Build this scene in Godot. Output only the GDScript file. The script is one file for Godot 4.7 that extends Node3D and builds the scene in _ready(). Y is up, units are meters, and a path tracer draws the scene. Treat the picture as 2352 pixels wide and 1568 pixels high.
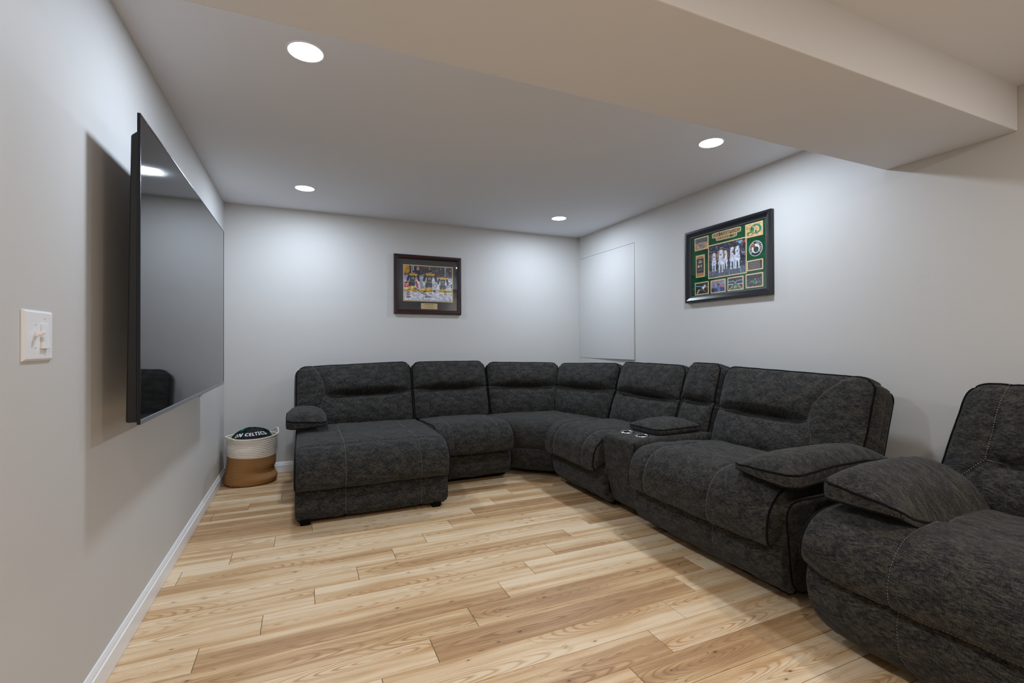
extends Node3D

# A basement media room: metres, y up. Left wall x = 0, back wall z = ZB, right wall x = W, camera near z = 0.
const W := 3.655
const ZB := -4.869
const H := 2.44
const HF := 2.354
const ZF := 3.3
const SOFFIT_Y := 2.148
const SOFFIT_BACK := -1.599
const SOFFIT_FRONT := -1.059

var rng := RandomNumberGenerator.new()
var wrinkle := FastNoiseLite.new()
var M := {}
var glyph_font := {}


func _ready() -> void:
	rng.seed = 7
	# ---------------------------------------------------------------- camera
	var cam := Camera3D.new()
	cam.name = "camera"
	add_child(cam)
	var yaw := 0.4132
	var pitch := 0.0059
	var fwd := Vector3(sin(yaw) * cos(pitch), sin(pitch), -cos(yaw) * cos(pitch))
	var right := Vector3(cos(yaw), 0, sin(yaw))
	var up := right.cross(fwd)
	var roll := -0.0031
	var r2 := right * cos(roll) + up * sin(roll)
	var u2 := up * cos(roll) - right * sin(roll)
	cam.transform = Transform3D(Basis(r2, u2, -fwd), Vector3(0.6463, 1.1737, 0))
	cam.fov = rad_to_deg(2.0 * atan(784.0 / 1090.36))
	cam.near = 0.05
	cam.far = 60.0
	cam.current = true
	# ---------------------------------------------------------------- environment
	var we := WorldEnvironment.new()
	we.name = "environment"
	var env := Environment.new()
	env.background_mode = Environment.BG_COLOR
	env.background_color = Color(0.02, 0.02, 0.02)
	env.tonemap_mode = Environment.TONE_MAPPER_LINEAR
	env.tonemap_exposure = 1.0
	env.sdfgi_enabled = true
	env.ssao_enabled = true
	env.ssil_enabled = true
	we.environment = env
	add_child(we)
	# ---------------------------------------------------------------- scene
	wrinkle.seed = 11
	wrinkle.frequency = 1.0
	wrinkle.fractal_octaves = 2
	materials()
	room()
	floor_planks()
	var cool := Color(0.870, 0.930, 1.0)
	var warm := Color(1.0, 0.972, 0.935)
	downlight(Vector3(0.654, H, -2.23), cool, BACK_E, "round recessed downlight nearest the television, in the ceiling beside the soffit")
	downlight(Vector3(0.654, H, -4.18), cool, BACK_E, "round recessed downlight in the far left ceiling corner above the chaise")
	downlight(Vector3(3.0, H, -2.23), cool, BACK_E, "round recessed downlight by the soffit edge above the green framed display")
	downlight(Vector3(3.0, H, -4.18), cool, BACK_E, "round recessed downlight in the far right ceiling corner above the access panel")
	downlight(Vector3(0.654, HF, 0.35), warm, FRONT_E, "round recessed downlight above the camera, close to the left wall", "downlights behind the camera")
	downlight(Vector3(3.0, HF, 0.35), warm, FRONT_E, "round recessed downlight above the near recliner, out of frame", "downlights behind the camera")
	downlight(Vector3(1.1, HF, 2.3), warm, FRONT_E, "round recessed downlight farthest behind the camera, by the front wall", "downlights behind the camera")
	television()
	light_switch()
	hockey_picture()
	basketball_display()
	access_panel()
	basket()
	sectional()
	recliner()


const BACK_E := 1.75
const FRONT_E := 2.35


# ==================================================================== helpers
func put(called: String, mesh: Mesh, mat: Material, parent: Node = self, label := "") -> MeshInstance3D:
	var o := MeshInstance3D.new()
	o.name = called
	o.mesh = mesh
	if mat:
		o.material_override = mat
	if label:
		o.set_meta("label", label)
	parent.add_child(o, true)
	return o


func thing(called: String, label: String, category: String, at := Vector3.ZERO, group := "") -> Node3D:
	var o := Node3D.new()
	o.name = called
	add_child(o, true)
	o.position = at
	o.set_meta("label", label)
	o.set_meta("category", category)
	if group:
		o.set_meta("group", group)
	return o


func struct(called: String, mesh: Mesh, mat: Material, label := "") -> MeshInstance3D:
	var o := put(called, mesh, mat, self, label)
	o.set_meta("kind", "structure")
	return o


func begin() -> SurfaceTool:
	var st := SurfaceTool.new()
	st.begin(Mesh.PRIMITIVE_TRIANGLES)
	return st


func done(st: SurfaceTool) -> ArrayMesh:
	st.generate_normals()
	return st.commit()


func quad(st: SurfaceTool, a: Vector3, b: Vector3, c: Vector3, d: Vector3, ua := Vector2(0, 0), ub := Vector2(1, 0), uc := Vector2(1, 1), ud := Vector2(0, 1)) -> void:
	for t in [[a, ua], [b, ub], [c, uc], [a, ua], [c, uc], [d, ud]]:
		st.set_uv(t[1])
		st.add_vertex(t[0])


func steps(length: float, r: float, n: int) -> PackedFloat32Array:
	var out := PackedFloat32Array()
	if r > 0.006:
		out.append_array([0.0, r * 0.35, r * 0.7])
	elif r > 0.0:
		out.append(0.0)
	for i in n + 1:
		out.append(r + (length - 2.0 * r) * float(i) / n)
	if r > 0.006:
		out.append_array([length - r * 0.7, length - r * 0.35, length])
	elif r > 0.0:
		out.append(length)
	return out


# Grid lines added where a groove needs them; close neighbours among the old ones give way.
func with_lines(g: PackedFloat32Array, more: Array) -> PackedFloat32Array:
	if more.is_empty():
		return g
	var out := PackedFloat32Array()
	for i in g.size():
		var keep := i < 4 or i > g.size() - 5
		if not keep:
			keep = true
			for q in more:
				if absf(q - g[i]) < 0.007:
					keep = false
		if keep:
			out.append(g[i])
	for q in more:
		if q > g[3] + 0.002 and q < g[g.size() - 4] - 0.002:
			out.append(q)
	out.sort()
	return out


func rounded(p: Vector3, d: Vector3, r: float, R: float) -> Vector3:
	var lo := Vector3(r, r, r)
	var q := p.clamp(lo, d - lo)
	var off := p - q
	if off.length() > 1e-7:
		p = q + off.normalized() * r
	if R > 0.0:
		var a := 0.0
		var b := 0.0
		if p.x < R: a = (p.x - R) / R
		elif p.x > d.x - R: a = (p.x - d.x + R) / R
		if p.y < R: b = (p.y - R) / R
		elif p.y > d.y - R: b = (p.y - d.y + R) / R
		if absf(a) > 1e-6 and absf(b) > 1e-6:
			var s := maxf(absf(a), absf(b)) / sqrt(a * a + b * b)
			p.x = (R if a < 0 else d.x - R) + a * s * R
			p.y = (R if b < 0 else d.y - R) + b * s * R
	return p


# A box of size d with edges rounded by r and the corners of its broad face by R, bent into place by m.
func slab(st: SurfaceTool, d: Vector3, r: float, R: float, nu: int, nv: int, nn: int, m: Callable, smooth := true, uv_scale := 1.0, more_u := [], more_v := []) -> void:
	var grids := [with_lines(steps(d.x, r, nu), more_u), with_lines(steps(d.y, r, nv), more_v), steps(d.z, r, nn)]
	st.set_smooth_group(0 if smooth else -1)
	var c0 := d * 0.5
	var e := 0.01
	var o: Vector3 = m.call(c0)
	var det: float = (m.call(c0 + Vector3(e, 0, 0)) - o).cross(m.call(c0 + Vector3(0, e, 0)) - o).dot(m.call(c0 + Vector3(0, 0, e * 0.5)) - o)
	for c in 3:
		var a := (c + 1) % 3
		var b := (c + 2) % 3
		var ga: PackedFloat32Array = grids[a]
		var gb: PackedFloat32Array = grids[b]
		for side in 2:
			var pts: Array[PackedVector3Array] = []
			var uvs: Array[PackedVector2Array] = []
			for i in ga.size():
				var row := PackedVector3Array()
				var urow := PackedVector2Array()
				for j in gb.size():
					var p := Vector3.ZERO
					p[a] = ga[i]
					p[b] = gb[j]
					p[c] = d[c] * side
					row.append(m.call(rounded(p, d, r, R)))
					urow.append((Vector2(p.x, p.y) if c == 2 else (Vector2(p.z, p.y) if c == 0 else Vector2(p.x, p.z))) * uv_scale)
				pts.append(row)
				uvs.append(urow)
			var flip := (side == 1) == (det > 0)
			for i in ga.size() - 1:
				for j in gb.size() - 1:
					if flip:
						quad(st, pts[i][j], pts[i][j + 1], pts[i + 1][j + 1], pts[i + 1][j], uvs[i][j], uvs[i][j + 1], uvs[i + 1][j + 1], uvs[i + 1][j])
					else:
						quad(st, pts[i][j], pts[i + 1][j], pts[i + 1][j + 1], pts[i][j + 1], uvs[i][j], uvs[i + 1][j], uvs[i + 1][j + 1], uvs[i][j + 1])


func box(st: SurfaceTool, lo: Vector3, hi: Vector3, r := 0.0) -> void:
	var d := hi - lo
	slab(st, d, r, 0.0, 1, 1, 1, func(p: Vector3) -> Vector3: return lo + p, false)


func box_mesh(lo: Vector3, hi: Vector3, r := 0.0) -> ArrayMesh:
	var st := begin()
	box(st, lo, hi, r)
	return done(st)


# A tube along points.
func tube(st: SurfaceTool, pts: PackedVector3Array, rad: float, sides := 6, closed := false) -> void:
	st.set_smooth_group(0)
	var n := pts.size()
	if n < 2:
		return
	var rings: Array[PackedVector3Array] = []
	var nrm := Vector3.UP
	for i in n:
		var t: Vector3
		if closed:
			t = pts[(i + 1) % n] - pts[(i + n - 1) % n]
		else:
			t = pts[mini(i + 1, n - 1)] - pts[maxi(i - 1, 0)]
		t = t.normalized()
		if i == 0 and absf(t.dot(nrm)) > 0.9:
			nrm = Vector3.RIGHT
		nrm = (nrm - t * nrm.dot(t)).normalized()
		var bi := t.cross(nrm)
		var ring := PackedVector3Array()
		for k in sides:
			var a := TAU * k / sides
			ring.append(pts[i] + (nrm * cos(a) + bi * sin(a)) * rad)
		rings.append(ring)
	for i in (n if closed else n - 1):
		var p := rings[i]
		var q := rings[(i + 1) % n]
		for k in sides:
			var k2 := (k + 1) % sides
			quad(st, p[k], q[k], q[k2], p[k2], Vector2(i * 0.01, k * 0.01), Vector2(i * 0.01 + 0.01, k * 0.01), Vector2(i * 0.01 + 0.01, k * 0.01 + 0.01), Vector2(i * 0.01, k * 0.01 + 0.01))
	if not closed:
		for s in [0, n - 1]:
			var ring := rings[s]
			for k in range(1, sides - 1):
				var a := ring[0]
				var b := ring[k]
				var c := ring[k + 1]
				for v in ([a, b, c] if s == 0 else [a, c, b]):
					st.set_uv(Vector2.ZERO)
					st.add_vertex(v)


func resample(pts: PackedVector3Array, step: float) -> PackedVector3Array:
	var out := PackedVector3Array([pts[0]])
	var carry := 0.0
	for i in range(1, pts.size()):
		var a := pts[i - 1]
		var b := pts[i]
		var l := a.distance_to(b)
		if l < 1e-7:
			continue
		var s := step - carry
		while s <= l:
			out.append(a.lerp(b, s / l))
			s += step
		carry = l - (s - step)
	return out


# Thread dashes along points.
func stitches(st: SurfaceTool, pts: PackedVector3Array, step := 0.013, rad := 0.0022) -> void:
	var q := resample(pts, step * 0.5)
	for i in range(0, q.size() - 1, 2):
		tube(st, PackedVector3Array([q[i], q[i + 1].lerp(q[i], 0.25)]), rad, 4)


func spline(pts: Array, per := 8) -> Array:
	var out := []
	for i in pts.size() - 1:
		var p0: Vector2 = pts[maxi(i - 1, 0)]
		var p1: Vector2 = pts[i]
		var p2: Vector2 = pts[i + 1]
		var p3: Vector2 = pts[mini(i + 2, pts.size() - 1)]
		for k in per:
			out.append(p1.cubic_interpolate(p2, p0, p3, float(k) / per))
	out.append(pts[-1])
	return out


func material(albedo: Color, rough := 0.6, metal := 0.0, spec := 0.5) -> StandardMaterial3D:
	var m := StandardMaterial3D.new()
	m.albedo_color = albedo
	m.roughness = rough
	m.metallic = metal
	m.metallic_specular = spec
	return m


func rgb8(r: int, g: int, b: int) -> Color:
	return Color(r / 255.0, g / 255.0, b / 255.0)


func noise(s: int, f: float, oct := 3) -> FastNoiseLite:
	var n := FastNoiseLite.new()
	n.seed = s
	n.frequency = f
	n.noise_type = FastNoiseLite.TYPE_SIMPLEX_SMOOTH
	n.fractal_octaves = oct
	return n


# ==================================================================== materials
func materials() -> void:
	M.wall = material(rgb8(199, 197, 194), 0.55, 0.0, 0.35)
	var nt := NoiseTexture2D.new()
	nt.width = 512
	nt.height = 512
	nt.seamless = true
	nt.as_normal_map = true
	nt.bump_strength = 1.2
	nt.noise = noise(3, 0.05, 3)
	M.wall.normal_enabled = true
	M.wall.normal_texture = nt
	M.wall.normal_scale = 0.12
	M.wall.uv1_triplanar = true
	M.wall.uv1_world_triplanar = true
	M.wall.uv1_scale = Vector3(2, 2, 2)
	M.ceiling = M.wall.duplicate()
	M.ceiling.albedo_color = rgb8(226, 228, 233)
	M.ceiling.roughness = 0.8
	M.trim = material(rgb8(236, 236, 238), 0.3)
	M.plastic_white = material(rgb8(232, 232, 234), 0.35)
	M.screw = material(rgb8(215, 215, 215), 0.4)
	M.dark_slot = material(rgb8(60, 58, 55), 0.8)
	M.tv_black = material(rgb8(14, 14, 16), 0.4)
	M.tv_edge = material(rgb8(40, 41, 46), 0.32, 0.6)
	M.tv_screen = material(rgb8(7, 7, 8), 0.045, 0.0, 0.6)
	M.tv_strip = material(rgb8(140, 142, 148), 0.3, 0.4)
	M.fabric = fabric()
	M.piping = M.fabric.duplicate()
	M.piping.albedo_color = Color(0.42, 0.42, 0.45)
	M.welt = material(rgb8(84, 84, 88), 0.8, 0.0, 0.3)
	M.thread = material(rgb8(150, 147, 143), 0.9, 0.0, 0.2)
	M.thread_dim = material(rgb8(98, 95, 92), 0.9, 0.0, 0.2)
	M.black_plastic = material(rgb8(10, 10, 10), 0.7, 0.0, 0.2)
	M.under = material(rgb8(18, 17, 17), 0.95, 0.0, 0.1)
	M.chrome = material(rgb8(230, 230, 232), 0.12, 1.0)
	M.rope_white = material(rgb8(234, 225, 212), 0.95, 0.0, 0.1)
	M.rope_tan = material(rgb8(164, 121, 78), 0.95, 0.0, 0.1)
	M.frame_black = material(rgb8(20, 20, 24), 0.32)
	M.frame_brown = material(rgb8(42, 18, 20), 0.3)
	M.gold = material(rgb8(214, 190, 140), 0.45)
	M.subfloor = material(rgb8(104, 78, 55), 0.9)
	var glass := StandardMaterial3D.new()
	glass.transparency = BaseMaterial3D.TRANSPARENCY_ALPHA
	glass.albedo_color = Color(0.1, 0.1, 0.1, 0.03)
	glass.roughness = 0.02
	M.glass = glass


func fabric() -> StandardMaterial3D:
	var n := 1024
	var a := noise(21, 1.0, 2)
	var b := noise(22, 1.0, 2)
	var c := noise(23, 1.0, 3)
	var bytes := PackedByteArray()
	bytes.resize(n * n * 3)
	var k := 0
	# The weave: short streaks along the width with fainter ones across, over cloudy patches, wrapped round at the edges.
	for y in n:
		var fy := float(y) / n
		var wy := smoothstep(0.9, 1.0, fy)
		for x in n:
			var fx := float(x) / n
			var s1 := a.get_noise_2d(fx * 24.0, fy * 280.0)
			if wy > 0.0:
				s1 = lerpf(s1, a.get_noise_2d(fx * 24.0, (fy - 1.0) * 280.0), wy)
			var s2 := b.get_noise_2d(fx * 180.0, fy * 34.0)
			var s3 := c.get_noise_2d(fx * 7.0, fy * 16.0)
			if wy > 0.0:
				s3 = lerpf(s3, c.get_noise_2d(fx * 7.0, (fy - 1.0) * 16.0), wy)
			var s4 := c.get_noise_2d(fx * 18.0 + 50.0, fy * 64.0)
			if wy > 0.0:
				s4 = lerpf(s4, c.get_noise_2d(fx * 18.0 + 50.0, (fy - 1.0) * 64.0), wy)
			var v := 0.48 + 0.60 * s1 + 0.26 * s2 + 0.24 * s3 + 0.18 * s4
			v = clampf(v, 0.0, 1.0)
			v = v * v * (3.0 - 2.0 * v)
			var hue := clampf(0.5 + s3 * 0.9 + s1 * 0.3, 0.0, 1.0)
			var base := 25.0 + 51.0 * v
			bytes[k] = int(base * lerpf(0.99, 1.04, hue))
			bytes[k + 1] = int(base * lerpf(0.985, 1.0, hue))
			bytes[k + 2] = int(base * lerpf(0.985, 0.91, hue))
			k += 3
	var im := Image.create_from_data(n, n, false, Image.FORMAT_RGB8, bytes)
	var bump := im.duplicate() as Image
	bump.convert(Image.FORMAT_RGBA8)
	bump.bump_map_to_normal_map(3.0)
	var m := material(Color(1, 1, 1), 0.95, 0.0, 0.2)
	m.albedo_texture = ImageTexture.create_from_image(im)
	m.normal_enabled = true
	m.normal_texture = ImageTexture.create_from_image(bump)
	m.normal_scale = 0.3
	m.uv1_scale = Vector3(1.4, 1.4, 1)
	m.rim_enabled = true
	m.rim = 0.15
	return m


# ==================================================================== room
func room() -> void:
	var t := 0.12
	struct("wall_left", box_mesh(Vector3(-t, 0, ZB - t), Vector3(0, H + 0.1, ZF + t)), M.wall, "pale grey painted wall that carries the television")
	struct("wall_back", box_mesh(Vector3(0, 0, ZB - t), Vector3(W, H + 0.1, ZB)), M.wall, "pale grey painted far wall behind the chaise")
	# The right wall has a shallow opening for the access panel.
	var st := begin()
	var pz0 := -4.848
	var pz1 := -3.822
	var py0 := 1.012
	var py1 := 2.182
	box(st, Vector3(W, 0, ZB), Vector3(W + t, py0, ZF))
	box(st, Vector3(W, py1, ZB), Vector3(W + t, H + 0.1, ZF))
	box(st, Vector3(W, py0, ZB), Vector3(W + t, py1, pz0))
	box(st, Vector3(W, py0, pz1), Vector3(W + t, py1, ZF))
	box(st, Vector3(W + 0.03, py0, pz0), Vector3(W + t, py1, pz1))
	struct("wall_right", done(st), M.wall, "pale grey painted wall behind the long side of the sectional")
	struct("wall_front", box_mesh(Vector3(0, 0, ZF), Vector3(W, H + 0.1, ZF + t)), M.wall, "pale grey painted wall behind the camera")
	struct("ceiling", box_mesh(Vector3(0, H, ZB), Vector3(W, H + 0.1, SOFFIT_BACK)), M.ceiling, "painted ceiling over the sectional")
	struct("ceiling_001", box_mesh(Vector3(0, HF, SOFFIT_FRONT), Vector3(W, H + 0.1, ZF)), M.ceiling, "painted ceiling on the near side of the soffit")
	struct("trim_1", box_mesh(Vector3(0, SOFFIT_Y, SOFFIT_BACK), Vector3(W, H + 0.1, SOFFIT_FRONT), 0.004), M.ceiling, "painted boxed soffit crossing the ceiling from wall to wall")
	baseboard("baseboard_left", Vector3(0, 0, ZB), Vector3(0, 0, ZF), Vector3.RIGHT)
	baseboard("baseboard_back", Vector3(0, 0, ZB), Vector3(W, 0, ZB), Vector3.BACK)
	baseboard("baseboard_right", Vector3(W, 0, ZB), Vector3(W, 0, ZF), Vector3.LEFT)


func baseboard(called: String, a: Vector3, b: Vector3, out: Vector3) -> void:
	var prof := [Vector2(0.0005, 0.002), Vector2(0.015, 0.002), Vector2(0.015, 0.070), Vector2(0.0145, 0.0715), Vector2(0.0115, 0.0725), Vector2(0.0105, 0.075), Vector2(0.0100, 0.081), Vector2(0.0092, 0.086), Vector2(0.0072, 0.090), Vector2(0.0068, 0.0915), Vector2(0.0060, 0.095), Vector2(0.004, 0.098), Vector2(0.0005, 0.0985)]
	var st := begin()
	st.set_smooth_group(-1)
	var cw := (b - a).normalized().cross(Vector3.UP).dot(out) > 0
	for i in prof.size():
		var p: Vector2 = prof[i]
		var q: Vector2 = prof[(i + 1) % prof.size()]
		var p0 := a + out * p.x + Vector3.UP * p.y
		var q0 := a + out * q.x + Vector3.UP * q.y
		var d := b - a
		if cw:
			quad(st, p0, p0 + d, q0 + d, q0)
		else:
			quad(st, p0, q0, q0 + d, p0 + d)
	struct(called, done(st), M.trim, "white moulded baseboard")


# ==================================================================== floor
func plank_image(s: int) -> Image:
	var w := 1024
	var h := 128
	var lw := 1.246
	var lh := 0.152
	var warp := noise(100 + s, 1.0, 2)
	var fine := noise(200 + s, 1.0, 2)
	var broad := noise(300 + s, 1.0, 2)
	var r := RandomNumberGenerator.new()
	r.seed = 500 + s
	# tone 0 = pale cream plank, 1 = brown plank
	var tone: float = [0.12, 0.62, 0.22, 0.85, 0.02, 0.5, 0.30, 0.72, 0.08, 0.42, 0.15, 0.6][s % 12]
	var hearts := []
	for i in 2:
		hearts.append([lw * (0.25 + 0.5 * i) + r.randf_range(-0.25, 0.25), r.randf_range(0.1, 0.9) * lh, r.randf_range(0.22, 0.50), r.randf_range(0.022, 0.045), r.randf_range(20.0, 34.0)])
	var knots := []
	for i in r.randi_range(0, 2):
		knots.append([r.randf_range(0.06, lw - 0.06), r.randf_range(0.02, lh - 0.02), r.randf_range(0.0025, 0.005)])
	var grad := r.randf_range(-1.0, 1.0)
	var off := r.randf() * 40.0
	var cream := Vector3(228, 204, 171)
	var tan := Vector3(205, 169, 125)
	var brown := Vector3(168, 130, 92)
	var dark := Vector3(108, 79, 52)
	var orange := Vector3(188, 141, 91)
	var bytes := PackedByteArray()
	bytes.resize(w * h * 3)
	var k := 0
	for y in h:
		var v := lh * (y + 0.5) / h
		for x in w:
			var u := lw * (x + 0.5) / w
			var wv := warp.get_noise_2d(u * 1.7 + off, v * 7.0)
			var wf := warp.get_noise_2d(u * 6.0 - off, v * 26.0)
			var vv := v + 0.010 * wv + 0.0016 * wf
			# ring field: nested long ovals about each heart, straight grain away from them
			var best := 1e9
			var fr := 40.0
			for q in hearts:
				var dx: float = (u - q[0]) / q[2]
				var dy: float = (vv - q[1]) / q[3]
				var g := sqrt(dx * dx + dy * dy)
				if g < best:
					best = g
					fr = q[4]
			var near := smoothstep(2.0, 0.7, best)
			var ring := 0.5 + 0.5 * sin(best * fr + 1.2 * wf)
			ring = pow(ring, 4.0) * near * (0.55 + 0.9 * maxf(0.0, warp.get_noise_2d(u * 3.0, v * 3.0 + 9.0) + 0.35))
			var fib := fine.get_noise_2d(u * 9.0, vv * 560.0)
			var grain := fine.get_noise_2d(u * 2.2 + 5.0, vv * 150.0)
			var streak := broad.get_noise_2d(u * 0.9 + off, vv * 24.0)
			var t := tone + 0.50 * streak + 0.35 * grad * (v / lh - 0.5) * 2.0 + 0.15 * wv + 0.16 * grain + 0.18 * near
			var col := cream.lerp(tan, clampf(t * 1.5, 0.0, 1.0)).lerp(brown, clampf(t * 1.4 - 0.75, 0.0, 0.85))
			col = col.lerp(orange.lerp(dark, clampf(tone * 0.7, 0.0, 0.5)), clampf(ring * 0.75, 0.0, 0.8))
			# dark mineral lines drifting along the grain
			var line := absf(broad.get_noise_2d(u * 0.9 - off, vv * 17.0 + 7.0) - 0.15 + 0.02 * wf)
			var gate := smoothstep(0.10, 0.45, warp.get_noise_2d(u * 2.2 + 5.0, off))
			col = col.lerp(dark, (1.0 - smoothstep(0.0, 0.022, line)) * 0.6 * gate)
			col *= 1.0 + 0.05 * fib
			for q in knots:
				var kx: float = (u - q[0]) / (q[2] * 2.2)
				var ky: float = (v - q[1]) / q[2]
				var kd := kx * kx + ky * ky
				if kd < 9.0:
					col = col.lerp(Vector3(88, 62, 42), 0.85 * exp(-kd * 1.6) + 0.18 * exp(-kd * 0.25))
			bytes[k] = clampi(int(col.x), 0, 255)
			bytes[k + 1] = clampi(int(col.y), 0, 255)
			bytes[k + 2] = clampi(int(col.z), 0, 255)
			k += 3
	return Image.create_from_data(w, h, false, Image.FORMAT_RGB8, bytes)


func plank_mesh(len: float, wid: float, u0: float, flip: bool) -> ArrayMesh:
	var st := begin()
	var d := Vector3(len - 0.0022, wid - 0.0022, 0.0028)
	var m := func(p: Vector3) -> Vector3: return Vector3(p.x + 0.0011, p.z - 0.0028, -p.y - 0.0011)
	# top, four small bevels and the sides
	var b := 0.0011
	var z1 := d.z
	var z0 := d.z - b
	var o := [Vector3(0, 0, z0), Vector3(d.x, 0, z0), Vector3(d.x, d.y, z0), Vector3(0, d.y, z0)]
	var i := [Vector3(b, b, z1), Vector3(d.x - b, b, z1), Vector3(d.x - b, d.y - b, z1), Vector3(b, d.y - b, z1)]
	var g := [Vector3(0, 0, 0), Vector3(d.x, 0, 0), Vector3(d.x, d.y, 0), Vector3(0, d.y, 0)]
	st.set_smooth_group(-1)
	var uv := func(p: Vector3) -> Vector2:
		var q := Vector2((u0 + p.x) / 1.248, p.y / 0.1529)
		return Vector2(1, 1) - q if flip else q
	var face := func(a: Vector3, b2: Vector3, c: Vector3, e: Vector3) -> void:
		quad(st, m.call(a), m.call(e), m.call(c), m.call(b2), uv.call(a), uv.call(e), uv.call(c), uv.call(b2))
	face.call(i[0], i[1], i[2], i[3])
	for k in 4:
		var n := (k + 1) % 4
		face.call(o[k], o[n], i[n], i[k])
		face.call(g[k], g[n], o[n], o[k])
	return done(st)


func floor_planks() -> void:
	var f := struct("floor", box_mesh(Vector3(-0.1, -0.12, ZB - 0.1), Vector3(W + 0.1, -0.0026, ZF + 0.1)), M.subfloor, "light oak look plank floor")
	var mats := []
	for s in 12:
		var m := material(Color(1, 1, 1), 0.42, 0.0, 0.4)
		m.albedo_texture = ImageTexture.create_from_image(plank_image(s))
		mats.append(m)
	var full := [plank_mesh(1.248, 0.1529, 0.0, false), plank_mesh(1.248, 0.1529, 0.0, true)]
	var pick := RandomNumberGenerator.new()
	pick.seed = 99
	for k in range(-30, 24):
		var z := -1.263 - k * 0.1529          # the near edge of the row
		if z > ZF + 0.1:
			continue
		var wid := minf(0.1529, z - ZB)
		var x := fposmod(0.483 + 0.2085 * (k - 6), 1.248) - 1.248
		var last := -1
		while x < W - 0.01:
			var x0 := maxf(x, 0.002)
			var x1 := minf(x + 1.248, W - 0.002)
			if x1 - x0 > 0.01:
				var v := pick.randi_range(0, 11)
				if v == last:
					v = (v + 5) % 12
				last = v
				var fl := pick.randi_range(0, 1)
				var mesh: ArrayMesh = full[fl]
				if x1 - x0 < 1.247 or wid < 0.152:
					mesh = plank_mesh(x1 - x0, wid, x0 - x, fl == 1)
				var o := put("plank", mesh, mats[v], f)
				o.position = Vector3(x0, 0, z)
			x += 1.248


# ==================================================================== downlights
func downlight(at: Vector3, tint: Color, energy: float, label: String, group := "recessed downlights in the ceiling") -> void:
	var o := thing("downlight", label, "light", at, group)
	var st := begin()
	st.set_smooth_group(0)
	# trim ring: a thin flange round the lens
	var prof := [Vector2(0.080, 0.0), Vector2(0.0795, -0.002), Vector2(0.077, -0.0032), Vector2(0.074, -0.0032), Vector2(0.0715, -0.0028), Vector2(0.0705, -0.0020), Vector2(0.0705, 0.0)]
	lathe(st, prof, 48)
	put("trim_ring", done(st), M.trim, o)
	st = begin()
	lathe(st, [Vector2(0.070, -0.0022), Vector2(0.05, -0.0032), Vector2(0.0001, -0.004)], 48)
	var glow := StandardMaterial3D.new()
	glow.albedo_color = Color(1, 1, 1)
	glow.emission_enabled = true
	glow.emission = tint.lerp(Color.WHITE, 0.6)
	glow.emission_energy_multiplier = 6.0
	put("lens", done(st), glow, o)
	var l := AreaLight3D.new()
	l.name = "lamp"
	l.area_size = Vector2(0.125, 0.125)
	l.light_color = tint
	l.light_energy = energy
	l.area_range = 20.0
	l.area_attenuation = 2.0
	l.area_normalize_energy = true
	l.shadow_enabled = true
	o.add_child(l)
	l.position = Vector3(0, -0.009, 0)
	l.rotation_degrees.x = -90


func lathe(st: SurfaceTool, prof: Array, seg: int, c := Vector3.ZERO) -> void:
	for i in prof.size() - 1:
		var p: Vector2 = prof[i]
		var q: Vector2 = prof[i + 1]
		for k in seg:
			var a := TAU * k / seg
			var b := TAU * (k + 1) / seg
			var v := func(r: Vector2, t: float) -> Vector3: return c + Vector3(r.x * cos(t), r.y, r.x * sin(t))
			quad(st, v.call(p, a), v.call(p, b), v.call(q, b), v.call(q, a))


# ==================================================================== television
func television() -> void:
	var z0 := -3.875
	var z1 := -2.010
	var y0 := 0.901
	var y1 := 1.976
	var o := thing("television", "large flat black television mounted on the left wall, screen off", "television", Vector3(0, 0, 0))
	put("wall_mount", box_mesh(Vector3(0.0005, 1.2, -3.3), Vector3(0.088, 1.65, -2.6), 0.004), M.black_plastic, o)
	# thick rear housing, deeper toward its foot and set in from the panel edges
	var st := begin()
	var d := Vector3(z1 - z0 - 0.03, y1 - y0 - 0.06, 0.036)
	slab(st, d, 0.006, 0.0, 4, 4, 1, func(p: Vector3) -> Vector3:
		var low := 1.0 - p.y / d.y
		var inset := 0.35 * (1.0 - p.z / d.z) * 0.06
		return Vector3(0.121 - (d.z - p.z) * lerpf(0.62, 1.0, low), y0 + 0.006 + p.y + (0.0 if p.y < 0.5 else -inset), z0 + 0.015 + p.x), false)
	put("back_cover", done(st), M.tv_black, o)
	# panel frame
	st = begin()
	var b := 0.006
	box(st, Vector3(0.1205, y0, z0), Vector3(0.1275, y1, z1), 0.001)
	box(st, Vector3(0.1275, y0, z1 - b), Vector3(0.1305, y1, z1), 0.0008)
	box(st, Vector3(0.1275, y0, z0), Vector3(0.1305, y1, z0 + b), 0.0008)
	box(st, Vector3(0.1275, y1 - b, z0 + b), Vector3(0.1305, y1, z1 - b), 0.0008)
	put("bezel", done(st), M.tv_edge, o)
	put("bottom_strip", box_mesh(Vector3(0.1275, y0, z0 + b), Vector3(0.1315, y0 + 0.016, z1 - b), 0.001), M.tv_strip, o, "brushed metal strip along the foot of the screen")
	put("screen", box_mesh(Vector3(0.1274, y0 + 0.016, z0 + b), Vector3(0.1292, y1 - b, z1 - b)), M.tv_screen, o, "glossy dark screen")
	put("sensor", box_mesh(Vector3(0.1240, y0 - 0.006, -3.10), Vector3(0.1312, y0 + 0.004, -3.04), 0.001), M.tv_strip, o)


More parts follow.
